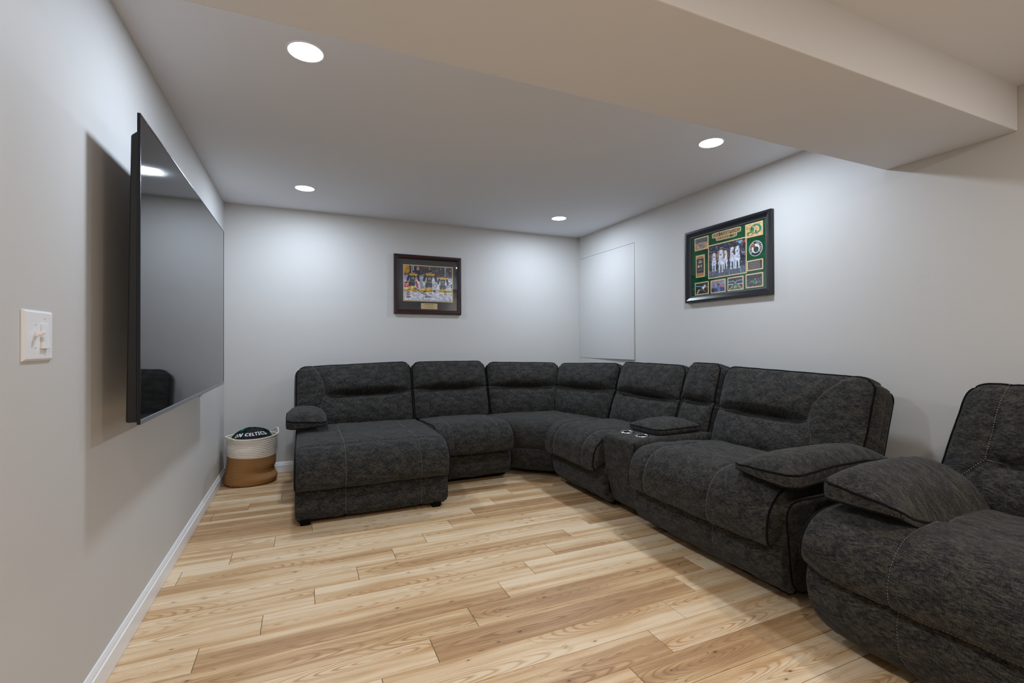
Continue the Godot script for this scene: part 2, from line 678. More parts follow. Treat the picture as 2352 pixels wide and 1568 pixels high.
# ==================================================================== switch
func light_switch() -> void:
	var o := thing("light_switch", "white double switch plate with a toggle and a slide paddle on the left wall", "switch", Vector3(0, 1.2, -1.648))
	var hw := 0.075
	var hh := 0.066
	var st := begin()
	st.set_smooth_group(-1)
	var a := [Vector3(0.0003, -hh, -hw), Vector3(0.0003, -hh, hw), Vector3(0.0003, hh, hw), Vector3(0.0003, hh, -hw)]
	var e := [Vector3(0.003, -hh, -hw), Vector3(0.003, -hh, hw), Vector3(0.003, hh, hw), Vector3(0.003, hh, -hw)]
	var i := 0.006
	var c := [Vector3(0.0075, -hh + i, -hw + i), Vector3(0.0075, -hh + i, hw - i), Vector3(0.0075, hh - i, hw - i), Vector3(0.0075, hh - i, -hw + i)]
	for k in 4:
		var n := (k + 1) % 4
		quad(st, a[k], a[n], e[n], e[k])
		quad(st, e[k], e[n], c[n], c[k])
	quad(st, c[0], c[1], c[2], c[3])
	put("plate", done(st), M.plastic_white, o)
	# toggle in its slot, left; paddle, right (left in the photograph is nearer the camera, +z)
	put("toggle_slot", box_mesh(Vector3(0.0070, -0.012, 0.016), Vector3(0.0079, 0.012, 0.026), 0.0002), M.screw, o)
	st = begin()
	var d := Vector3(0.0095, 0.0125, 0.021)
	slab(st, d, 0.002, 0.0, 1, 1, 1, func(p: Vector3) -> Vector3: return Vector3(0.007 + p.z * 0.92, -0.004 + p.y * (1.0 - 0.2 * p.z / d.z) + p.z * 0.36, 0.0165 + p.x), true)
	put("toggle", done(st), M.plastic_white, o)
	st = begin()
	d = Vector3(0.033, 0.067, 0.0065)
	slab(st, d, 0.001, 0.0, 1, 1, 1, func(p: Vector3) -> Vector3: return Vector3(0.0072 + p.z * lerpf(1.25, 0.55, p.y / d.y), -0.034 + p.y, -0.0395 + p.x), false)
	put("paddle", done(st), M.plastic_white, o)
	for q in [Vector2(0.021, 0.030), Vector2(0.021, -0.030), Vector2(-0.027, 0.048), Vector2(-0.027, -0.048)]:
		st = begin()
		lathe(st, [Vector2(0.0034, 0.0), Vector2(0.0030, 0.0009), Vector2(0.0001, 0.0011)], 12)
		var s := put("screw", done(st), M.screw, o)
		s.position = Vector3(0.0074, q.y, q.x)
		s.rotation_degrees.z = -90


# ==================================================================== flat prints
func ell(im: Image, cx: float, cy: float, rx: float, ry: float, c: Color) -> void:
	var w := im.get_width()
	var h := im.get_height()
	for y in range(maxi(0, int((cy - ry) * h)), mini(h, int((cy + ry) * h) + 1)):
		for x in range(maxi(0, int((cx - rx) * w)), mini(w, int((cx + rx) * w) + 1)):
			var dx := (float(x) / w - cx) / rx
			var dy := (float(y) / h - cy) / ry
			if dx * dx + dy * dy <= 1.0:
				im.set_pixel(x, y, c)


# A tapered stroke; radii are shares of the picture's height.
func cap(im: Image, ax: float, ay: float, bx: float, by: float, ra: float, rb: float, c: Color) -> void:
	var w := im.get_width()
	var h := im.get_height()
	var a := Vector2(ax * w, ay * h)
	var b := Vector2(bx * w, by * h)
	ra *= h
	rb *= h
	var m := maxf(ra, rb) + 1.0
	var ab := b - a
	var l2 := maxf(ab.length_squared(), 1e-6)
	for y in range(maxi(0, int(minf(a.y, b.y) - m)), mini(h, int(maxf(a.y, b.y) + m) + 1)):
		for x in range(maxi(0, int(minf(a.x, b.x) - m)), mini(w, int(maxf(a.x, b.x) + m) + 1)):
			var p := Vector2(x, y)
			var t := clampf((p - a).dot(ab) / l2, 0.0, 1.0)
			if p.distance_to(a + ab * t) <= lerpf(ra, rb, t):
				im.set_pixel(x, y, c)


func rct(im: Image, x0: float, y0: float, x1: float, y1: float, c: Color) -> void:
	var w := im.get_width()
	var h := im.get_height()
	im.fill_rect(Rect2i(int(x0 * w), int(y0 * h), maxi(1, int((x1 - x0) * w)), maxi(1, int((y1 - y0) * h))), c)


func crowd(im: Image, y0: float, y1: float, n: int, cols: Array, s: int, size := 0.02) -> void:
	var r := RandomNumberGenerator.new()
	r.seed = s
	for i in n:
		var c: Color = cols[r.randi_range(0, cols.size() - 1)]
		ell(im, r.randf(), r.randf_range(y0, y1), size * r.randf_range(0.4, 1.0), size * r.randf_range(0.6, 1.6), c.darkened(r.randf_range(0.0, 0.4)))


# Photographic tone: uneven light and a soft focus over the drawn shapes.
func finish(im: Image, s: int) -> Image:
	var a := noise(s, 1.0, 3)
	var w := im.get_width()
	var h := im.get_height()
	for y in h:
		for x in w:
			var n := 0.30 * a.get_noise_2d(x * 0.022, y * 0.022) + 0.22 * a.get_noise_2d(x * 0.11 + 60.0, y * 0.11)
			var c := im.get_pixel(x, y)
			im.set_pixel(x, y, Color(clampf(c.r * (1.0 + n), 0, 1), clampf(c.g * (1.0 + n), 0, 1), clampf(c.b * (1.0 + n * 0.85), 0, 1)))
	im.resize(int(w * 0.45), int(h * 0.45), Image.INTERPOLATE_BILINEAR)
	im.resize(w, h, Image.INTERPOLATE_CUBIC)
	return im


func hockey_player(im: Image, x: float, y: float, s: float, lean: float) -> void:
	var black := rgb8(28, 28, 30)
	var yellow := rgb8(232, 172, 34)
	var skin := rgb8(205, 160, 130)
	# skates, socks, breeches
	for q in [[-0.11, 0.0, -0.05], [0.09, -0.03, 0.05]]:
		cap(im, x + (q[0] - 0.02) * s, y + q[1] * s, x + (q[0] + 0.05) * s, y + (q[1] + 0.01) * s, 0.022 * s, 0.014 * s, rgb8(40, 40, 44))
		cap(im, x + q[0] * s, y + (q[1] - 0.03) * s, x + q[2] * s, y + (q[1] - 0.27) * s, 0.036 * s, 0.056 * s, yellow)
		cap(im, x + (q[0] - 0.02) * s, y + (q[1] - 0.10) * s, x + (q[0] + 0.05) * s, y + (q[1] - 0.11) * s, 0.013 * s, 0.013 * s, black)
	cap(im, x - 0.045 * s, y - 0.32 * s, x + lean * 0.3 * s - 0.01 * s, y - 0.48 * s, 0.070 * s, 0.085 * s, black)
	cap(im, x + 0.055 * s, y - 0.33 * s, x + lean * 0.4 * s + 0.01 * s, y - 0.48 * s, 0.070 * s, 0.085 * s, black)
	# sweater: black body, yellow shoulder yoke
	cap(im, x + lean * 0.4 * s, y - 0.54 * s, x + lean * s, y - 0.72 * s, 0.095 * s, 0.115 * s, rgb8(38, 38, 38))
	cap(im, x + lean * 0.3 * s - 0.06 * s, y - 0.47 * s, x + lean * 0.4 * s + 0.06 * s, y - 0.47 * s, 0.016 * s, 0.016 * s, rgb8(150, 140, 110))
	cap(im, x + (lean - 0.09) * s, y - 0.76 * s, x + (lean + 0.10) * s, y - 0.76 * s, 0.050 * s, 0.045 * s, yellow)
	cap(im, x + (lean - 0.13) * s, y - 0.70 * s, x + (lean - 0.17) * s, y - 0.52 * s, 0.050 * s, 0.042 * s, black)
	cap(im, x + (lean + 0.14) * s, y - 0.70 * s, x + (lean + 0.17) * s, y - 0.52 * s, 0.050 * s, 0.042 * s, black)
	ell(im, x + lean * 0.75 * s, y - 0.60 * s, 0.040 * s, 0.050 * s, rgb8(200, 190, 160))
	ell(im, x + lean * 0.75 * s, y - 0.60 * s, 0.022 * s, 0.028 * s, black)
	ell(im, x + (lean * 1.25) * s, y - 0.86 * s, 0.040 * s, 0.062 * s, skin)
	ell(im, x + (lean * 1.2) * s, y - 0.89 * s, 0.044 * s, 0.045 * s, rgb8(35, 32, 30))


func hockey_photo() -> Image:
	var im := Image.create(480, 360, false, Image.FORMAT_RGB8)
	im.fill(rgb8(66, 62, 64))
	crowd(im, 0.0, 0.34, 240, [rgb8(60, 50, 52), rgb8(92, 88, 92), rgb8(130, 40, 44), rgb8(40, 40, 48), rgb8(150, 140, 140)], 4)
	ell(im, 0.04, 0.10, 0.07, 0.14, rgb8(190, 140, 30))
	cap(im, 0.20, 0.02, 0.27, 0.22, 0.09, 0.09, rgb8(34, 36, 46))
	ell(im, 0.28, 0.07, 0.03, 0.06, rgb8(196, 150, 140))
	for x in [0.155, 0.19, 0.52, 0.85]:
		cap(im, x, 0.0, x, 0.26, 0.012, 0.012, rgb8(196, 192, 204))
	# boards: red rail, white boards with advertising, yellow kick strip, ice
	rct(im, 0.0, 0.27, 1.0, 0.31, rgb8(120, 40, 44))
	rct(im, 0.0, 0.31, 1.0, 0.72, rgb8(226, 222, 228))
	rct(im, 0.0, 0.68, 1.0, 0.735, rgb8(222, 184, 40))
	rct(im, 0.0, 0.735, 1.0, 1.0, rgb8(222, 222, 236))
	ell(im, 0.12, 0.36, 0.14, 0.11, rgb8(170, 176, 200))
	# red letters left: a cut-off word ending in c-c
	var red := rgb8(196, 30, 44)
	cap(im, 0.01, 0.50, 0.10, 0.48, 0.020, 0.012, red)
	cap(im, 0.05, 0.47, 0.03, 0.60, 0.018, 0.018, red)
	for x in [0.03, 0.085]:
		ell(im, x, 0.585, 0.030, 0.050, red)
		ell(im, x + 0.012, 0.575, 0.016, 0.028, rgb8(226, 222, 228))
	cap(im, 0.24, 0.46, 0.27, 0.62, 0.025, 0.025, red)
	# black letters right: "or" cut off by the edge
	for q in [[0.635, 0.55, 0.04], [0.915, 0.55, 0.035]]:
		ell(im, q[0], q[1], q[2], q[2] * 1.25, rgb8(32, 32, 36))
		ell(im, q[0], q[1], q[2] * 0.62, q[2] * 0.85, rgb8(226, 222, 228))
	cap(im, 0.985, 0.50, 0.985, 0.60, 0.016, 0.016, rgb8(32, 32, 36))
	cap(im, 0.86, 0.56, 0.86, 0.63, 0.012, 0.012, rgb8(32, 32, 36))
	# a linesman in grey behind
	cap(im, 0.38, 0.58, 0.36, 0.34, 0.07, 0.10, rgb8(150, 148, 150))
	cap(im, 0.36, 0.36, 0.44, 0.62, 0.05, 0.04, rgb8(206, 206, 216))
	hockey_player(im, 0.15, 0.76, 0.66, 0.05)
	hockey_player(im, 0.50, 0.81, 0.76, 0.04)
	hockey_player(im, 0.79, 0.80, 0.62, 0.02)
	# a goalkeeper's pads and sticks on the ice
	ell(im, 0.66, 0.76, 0.10, 0.07, rgb8(240, 240, 246))
	ell(im, 0.62, 0.71, 0.025, 0.03, rgb8(40, 60, 120))
	cap(im, 0.22, 0.63, 0.36, 0.79, 0.010, 0.008, rgb8(36, 34, 34))
	cap(im, 0.36, 0.79, 0.44, 0.72, 0.008, 0.012, rgb8(36, 34, 34))
	cap(im, 0.88, 0.52, 0.97, 0.42, 0.010, 0.007, rgb8(36, 34, 34))
	# marks in the foot of the print: two round seals, small lettering, a signature
	ell(im, 0.07, 0.83, 0.025, 0.034, rgb8(40, 60, 66))
	ell(im, 0.07, 0.83, 0.012, 0.017, rgb8(200, 206, 210))
	cap(im, 0.10, 0.86, 0.13, 0.81, 0.007, 0.007, red)
	cap(im, 0.05, 0.91, 0.13, 0.89, 0.012, 0.008, rgb8(150, 40, 60))
	cap(im, 0.05, 0.925, 0.13, 0.905, 0.008, 0.006, rgb8(40, 50, 110))
	var ink := rgb8(52, 52, 62)
	var last := Vector2(0.44, 0.86)
	for i in 26:
		var t := i / 25.0
		var p := Vector2(0.43 + 0.11 * t + 0.012 * sin(t * 40.0), 0.88 + 0.035 * sin(t * 23.0) * (1.0 - 0.5 * t))
		cap(im, last.x, last.y, p.x, p.y, 0.006, 0.006, ink)
		last = p
	ell(im, 0.955, 0.89, 0.018, 0.022, rgb8(170, 176, 186))
	ell(im, 0.955, 0.95, 0.020, 0.026, rgb8(120, 136, 150))
	return im


func hoop_player(im: Image, x: float, y: float, s: float, kit: Color, skin: Color, raise := 0.0) -> void:
	for q in [-0.045, 0.04]:
		cap(im, x + q * s * 1.2, y, x + q * s, y - 0.30 * s, 0.020 * s, 0.036 * s, kit.lightened(0.25))
		cap(im, x + (q * 1.2 - 0.01) * s, y + 0.005 * s, x + (q * 1.2 + 0.03) * s, y + 0.012 * s, 0.018 * s, 0.014 * s, rgb8(230, 230, 226))
		cap(im, x + q * s, y - 0.31 * s, x + q * 0.7 * s, y - 0.47 * s, 0.060 * s, 0.055 * s, kit)
	cap(im, x, y - 0.50 * s, x, y - 0.72 * s, 0.075 * s, 0.085 * s, kit)
	cap(im, x - 0.02 * s, y - 0.62 * s, x + 0.02 * s, y - 0.62 * s, 0.016 * s, 0.016 * s, rgb8(60, 90, 80))
	for q in [-1.0, 1.0]:
		var hand := y - 0.46 * s - raise * s * (0.6 if q > 0 else 0.2)
		cap(im, x + 0.085 * q * s, y - 0.74 * s, x + 0.12 * q * s, lerpf(y - 0.60 * s, hand, 0.3), 0.030 * s, 0.024 * s, skin)
		cap(im, x + 0.12 * q * s, lerpf(y - 0.60 * s, hand, 0.3), x + 0.105 * q * s, hand, 0.024 * s, 0.018 * s, skin)
	ell(im, x, y - 0.89 * s, 0.034 * s, 0.060 * s, skin)
	ell(im, x, y - 0.925 * s, 0.035 * s, 0.030 * s, rgb8(28, 22, 20))


func team_photo() -> Image:
	var im := Image.create(420, 380, false, Image.FORMAT_RGB8)
	im.fill(rgb8(26, 26, 34))
	crowd(im, 0.05, 0.78, 700, [rgb8(44, 46, 60), rgb8(30, 60, 120), rgb8(110, 100, 110), rgb8(70, 60, 60), rgb8(30, 100, 170), rgb8(170, 160, 165)], 9, 0.022)
	rct(im, 0.0, 0.78, 1.0, 1.0, rgb8(84, 92, 112))
	for i in 14:
		rct(im, 0.02 + i * 0.07, 0.80, 0.045 + i * 0.07, 1.0, rgb8(120, 128, 150).darkened(0.1 * (i % 4)))
	rct(im, 0.76, 0.03, 0.92, 0.12, rgb8(150, 190, 210))
	cap(im, 0.90, 0.10, 0.98, 0.08, 0.02, 0.02, rgb8(190, 50, 40))
	var kit := rgb8(214, 218, 232)
	hoop_player(im, 0.15, 0.80, 0.70, kit, rgb8(150, 100, 74))
	hoop_player(im, 0.47, 0.78, 0.68, kit, rgb8(120, 80, 60))
	hoop_player(im, 0.345, 0.86, 0.84, kit, rgb8(176, 124, 96))
	hoop_player(im, 0.66, 0.82, 0.80, kit, rgb8(98, 64, 50))
	hoop_player(im, 0.79, 0.82, 0.80, kit, rgb8(88, 58, 46), 0.3)
	return im


func small_photo(kind: int) -> Image:
	var im := Image.create(200, 150, false, Image.FORMAT_RGB8)
	var green := rgb8(30, 110, 66)
	if kind == 0:      # a floor seen from above with a huddle
		im.fill(rgb8(186, 142, 92))
		rct(im, 0, 0, 1, 0.4, rgb8(86, 84, 96))
		crowd(im, 0.0, 0.4, 160, [rgb8(70, 70, 84), rgb8(120, 116, 124), rgb8(60, 60, 70)], 3, 0.03)
		for i in 22:
			ell(im, 0.30 + 0.45 * fmod(i * 0.37, 1.0), 0.55 + 0.35 * fmod(i * 0.61, 1.0), 0.05, 0.08, rgb8(96, 104, 130).lightened(0.1 * (i % 4)))
	elif kind == 1:    # a game round the painted centre of a floor
		im.fill(rgb8(226, 182, 122))
		for i in 7:
			rct(im, 0, i * 0.15, 1, i * 0.15 + 0.01, rgb8(208, 160, 100))
		ell(im, 0.62, 0.46, 0.36, 0.40, rgb8(44, 140, 110))
		ell(im, 0.58, 0.48, 0.27, 0.29, rgb8(228, 184, 126))
		ell(im, 0.40, 0.44, 0.20, 0.14, rgb8(66, 156, 84))
		cap(im, 0.12, 0.72, 0.50, 0.58, 0.05, 0.04, green)
		hoop_player(im, 0.55, 0.62, 0.42, rgb8(236, 236, 236), rgb8(150, 90, 70))
		hoop_player(im, 0.36, 0.56, 0.40, rgb8(40, 40, 44), rgb8(130, 80, 60))
		hoop_player(im, 0.62, 0.86, 0.40, rgb8(40, 40, 44), rgb8(120, 76, 60))
		hoop_player(im, 0.12, 0.98, 0.34, rgb8(50, 60, 60), rgb8(120, 76, 60))
	elif kind == 2:    # a player stretched out on a dark floor
		im.fill(rgb8(34, 34, 40))
		cap(im, 0.05, 0.24, 0.98, 0.44, 0.03, 0.02, rgb8(130, 200, 214))
		cap(im, 0.60, 0.50, 0.78, 0.28, 0.13, 0.10, rgb8(226, 226, 226))
		cap(im, 0.55, 0.58, 0.30, 0.62, 0.08, 0.06, green)
		cap(im, 0.30, 0.62, 0.14, 0.92, 0.06, 0.04, rgb8(224, 224, 224))
		cap(im, 0.62, 0.62, 0.80, 0.86, 0.05, 0.04, rgb8(170, 110, 84))
		ell(im, 0.84, 0.20, 0.05, 0.08, rgb8(140, 94, 74))
	elif kind == 3:    # a player in blue rising to shoot
		im.fill(rgb8(152, 142, 166))
		rct(im, 0, 0.62, 1, 1, rgb8(44, 62, 120))
		rct(im, 0, 0.60, 1, 0.66, rgb8(190, 90, 50))
		cap(im, 0.58, 0.90, 0.56, 0.48, 0.13, 0.12, rgb8(90, 130, 180))
		cap(im, 0.50, 0.46, 0.50, 0.12, 0.05, 0.04, rgb8(110, 70, 54))
		cap(im, 0.66, 0.50, 0.74, 0.62, 0.05, 0.05, rgb8(110, 70, 54))
		ell(im, 0.58, 0.34, 0.05, 0.08, rgb8(110, 70, 54))
		ell(im, 0.54, 0.06, 0.06, 0.07, rgb8(190, 100, 50))
	elif kind == 4:    # a player in green, arms out
		im.fill(rgb8(58, 56, 70))
		cap(im, 0.0, 0.28, 1.0, 0.24, 0.06, 0.05, rgb8(110, 140, 190))
		cap(im, 0.0, 0.52, 1.0, 0.56, 0.04, 0.04, rgb8(190, 196, 210))
		cap(im, 0.30, 0.70, 0.08, 1.0, 0.08, 0.07, rgb8(196, 140, 112))
		cap(im, 0.70, 0.70, 0.94, 0.98, 0.08, 0.07, rgb8(196, 140, 112))
		cap(im, 0.50, 1.0, 0.50, 0.66, 0.26, 0.24, rgb8(44, 128, 88))
		rct(im, 0.42, 0.70, 0.48, 0.86, rgb8(230, 230, 226))
		rct(im, 0.52, 0.70, 0.58, 0.86, rgb8(230, 230, 226))
		ell(im, 0.50, 0.34, 0.09, 0.17, rgb8(190, 134, 106))
		ell(im, 0.50, 0.22, 0.09, 0.08, rgb8(50, 36, 30))
	else:              # a crowd celebrating
		im.fill(rgb8(44, 42, 50))
		crowd(im, 0.35, 0.98, 260, [rgb8(60, 60, 70), rgb8(120, 120, 126), rgb8(200, 200, 200), rgb8(40, 110, 76), rgb8(30, 30, 36)], 8, 0.035)
		ell(im, 0.40, 0.56, 0.07, 0.11, rgb8(40, 130, 84))
	return im


func card(kind: int) -> Image:
	# lettered cards too small to read: rows of fine print on dark brown
	var im := Image.create(160, 120 if kind == 0 else 320, false, Image.FORMAT_RGB8)
	im.fill(rgb8(58, 44, 42) if kind == 0 else rgb8(40, 36, 40))
	var r := RandomNumberGenerator.new()
	r.seed = 31 + kind
	if kind == 0:
		for i in 9:
			var y := 0.08 + i * 0.10
			var x := 0.10
			while x < 0.86:
				var l := r.randf_range(0.03, 0.12)
				rct(im, x, y, minf(x + l, 0.9), y + 0.035, rgb8(190, 184, 180))
				x += l + 0.03
	else:
		rct(im, 0, 0, 1, 0.13, rgb8(196, 136, 74))
		rct(im, 0, 0.84, 1, 1, rgb8(190, 122, 66))
		rct(im, 0.1, 0.05, 0.9, 0.075, rgb8(100, 60, 30))
		ell(im, 0.5, 0.30, 0.30, 0.06, rgb8(150, 146, 150))
		ell(im, 0.5, 0.22, 0.08, 0.03, rgb8(214, 190, 110))
		ell(im, 0.28, 0.50, 0.16, 0.07, rgb8(206, 180, 130))
		ell(im, 0.70, 0.50, 0.16, 0.07, rgb8(206, 180, 130))
		ell(im, 0.78, 0.50, 0.09, 0.05, rgb8(40, 36, 40))
		rct(im, 0.15, 0.68, 0.85, 0.70, rgb8(170, 164, 160))
	return im


func print_mat(im: Image, rough := 0.35) -> StandardMaterial3D:
	var m := material(Color(1, 1, 1), rough)
	m.albedo_texture = ImageTexture.create_from_image(im)
	return m


# A flat board (lying on z, thickness t) whose face carries the whole print.
func print_board(cx: float, cy: float, w: float, h: float, z: float, t: float) -> ArrayMesh:
	var st := begin()
	st.set_smooth_group(-1)
	var x0 := cx - w / 2
	var x1 := cx + w / 2
	var y0 := cy - h / 2
	var y1 := cy + h / 2
	var f := [Vector3(x0, y0, z + t), Vector3(x1, y0, z + t), Vector3(x1, y1, z + t), Vector3(x0, y1, z + t)]
	var k := [Vector3(x0, y0, z), Vector3(x1, y0, z), Vector3(x1, y1, z), Vector3(x0, y1, z)]
	var uv := [Vector2(0, 1), Vector2(1, 1), Vector2(1, 0), Vector2(0, 0)]
	quad(st, f[0], f[3], f[2], f[1], uv[0], uv[3], uv[2], uv[1])
	for i in 4:
		var n := (i + 1) % 4
		quad(st, k[i], f[i], f[n], k[n], uv[i], uv[i], uv[n], uv[n])
	return done(st)


# A mitred moulding round w by h; prof runs (inset from the outer edge, height off the wall).
func moulding(w: float, h: float, prof: Array) -> ArrayMesh:
	var st := begin()
	st.set_smooth_group(-1)
	var at := func(p: Vector2, k: int) -> Vector3:
		var x := w / 2 - p.x
		var y := h / 2 - p.x
		return Vector3([-x, x, x, -x][k], [-y, -y, y, y][k], p.y)
	for i in prof.size() - 1:
		for k in 4:
			var n := (k + 1) % 4
			quad(st, at.call(prof[i], k), at.call(prof[i + 1], k), at.call(prof[i + 1], n), at.call(prof[i], n))
	return done(st)


func letters(text: String, height: float, width: float, depth: float, m: Callable, st: SurfaceTool, bold := true) -> void:
	var tm := TextMesh.new()
	var f := SystemFont.new()
	f.font_names = PackedStringArray(["Droid Sans"])
	f.font_weight = 700 if bold else 400
	tm.font = f
	tm.text = text
	tm.font_size = 64
	tm.pixel_size = 0.01
	tm.depth = 0.01
	tm.curve_step = 2.0
	var arr := tm.get_mesh_arrays()
	var v: PackedVector3Array = arr[Mesh.ARRAY_VERTEX]
	var ix: PackedInt32Array = arr[Mesh.ARRAY_INDEX]
	if v.is_empty():
		return
	var lo := v[0]
	var hi := v[0]
	for p in v:
		lo = lo.min(p)
		hi = hi.max(p)
	var out := PackedVector3Array()
	for p in v:
		var q := Vector3((p.x - lo.x) / (hi.x - lo.x) * width, (p.y - lo.y) / (hi.y - lo.y) * height, (p.z - lo.z) / maxf(hi.z - lo.z, 1e-6) * depth)
		out.append(m.call(q))
	st.set_smooth_group(-1)
	for i in ix:
		st.set_uv(Vector2.ZERO)
		st.add_vertex(out[i])


func plate_box(cx: float, cy: float, w: float, h: float, z: float, t: float, R := 0.0) -> ArrayMesh:
	var st := begin()
	var d := Vector3(w, h, t)
	slab(st, d, 0.0005, R, 6 if R > 0.0 else 1, 6 if R > 0.0 else 1, 1, func(p: Vector3) -> Vector3: return Vector3(cx - w / 2 + p.x, cy - h / 2 + p.y, z + p.z), false)
	return done(st)


func hockey_picture() -> void:
	var w := 0.705
	var h := 0.604
	var o := thing("picture_frame", "dark cherry picture frame with a gold-edged ice hockey photograph on the far wall", "picture", Vector3(1.829, 1.790, ZB + 0.0005))
	put("frame", moulding(w, h, [Vector2(0.0, 0.0), Vector2(0.0, 0.026), Vector2(0.004, 0.030), Vector2(0.020, 0.031), Vector2(0.036, 0.026), Vector2(0.041, 0.020), Vector2(0.0412, 0.010), Vector2(0.047, 0.009), Vector2(0.047, 0.005)]), M.frame_brown, o)
	put("backing", plate_box(0, 0, w - 0.02, h - 0.02, 0.0, 0.004), M.black_plastic, o)
	put("mat_board", plate_box(0, 0, w - 0.088, h - 0.088, 0.004, 0.003), material(rgb8(58, 59, 62), 0.85), o, "charcoal mat board")
	var u := func(a: float) -> float: return (a - 0.5) * w
	var v := func(a: float) -> float: return (0.5 - a) * h
	var cx: float = u.call(0.5055)
	var cy: float = v.call(0.475)
	var edge := put("photo_edge", plate_box(cx, cy, w * 0.743, h * 0.62, 0.0065, 0.002), M.gold, o, "thin gold edge round the photograph")
	put("photo", print_board(cx, cy, w * 0.715, h * 0.588, 0.0083, 0.0008), print_mat(finish(hockey_photo(), 71)), edge)
	var pl := put("plaque", plate_box(u.call(0.515), v.call(0.862), w * 0.246, h * 0.10, 0.0068, 0.002), M.gold, o, "small engraved gold plaque")
	var st := begin()
	for q in [["— —— ——", 0.006, 0.10, 0.020], ["―― ― ――― ―", 0.003, 0.125, 0.004], ["―― ―― ―", 0.003, 0.08, -0.008], ["―― ――― ――", 0.003, 0.105, -0.019]]:
		for part in 5:
			var x0: float = -q[2] / 2 + q[2] * part / 5.0
			box(st, Vector3(u.call(0.515) + x0 + 0.002, v.call(0.862) + q[3] - q[1] / 2, 0.0088), Vector3(u.call(0.515) + x0 + q[2] / 5.0 - 0.002, v.call(0.862) + q[3] + q[1] / 2, 0.0091))
	put("engraving", done(st), material(rgb8(92, 76, 52), 0.6), pl)
	put("glass", plate_box(0, 0, w - 0.084, h - 0.084, 0.0115, 0.0015), M.glass, o)


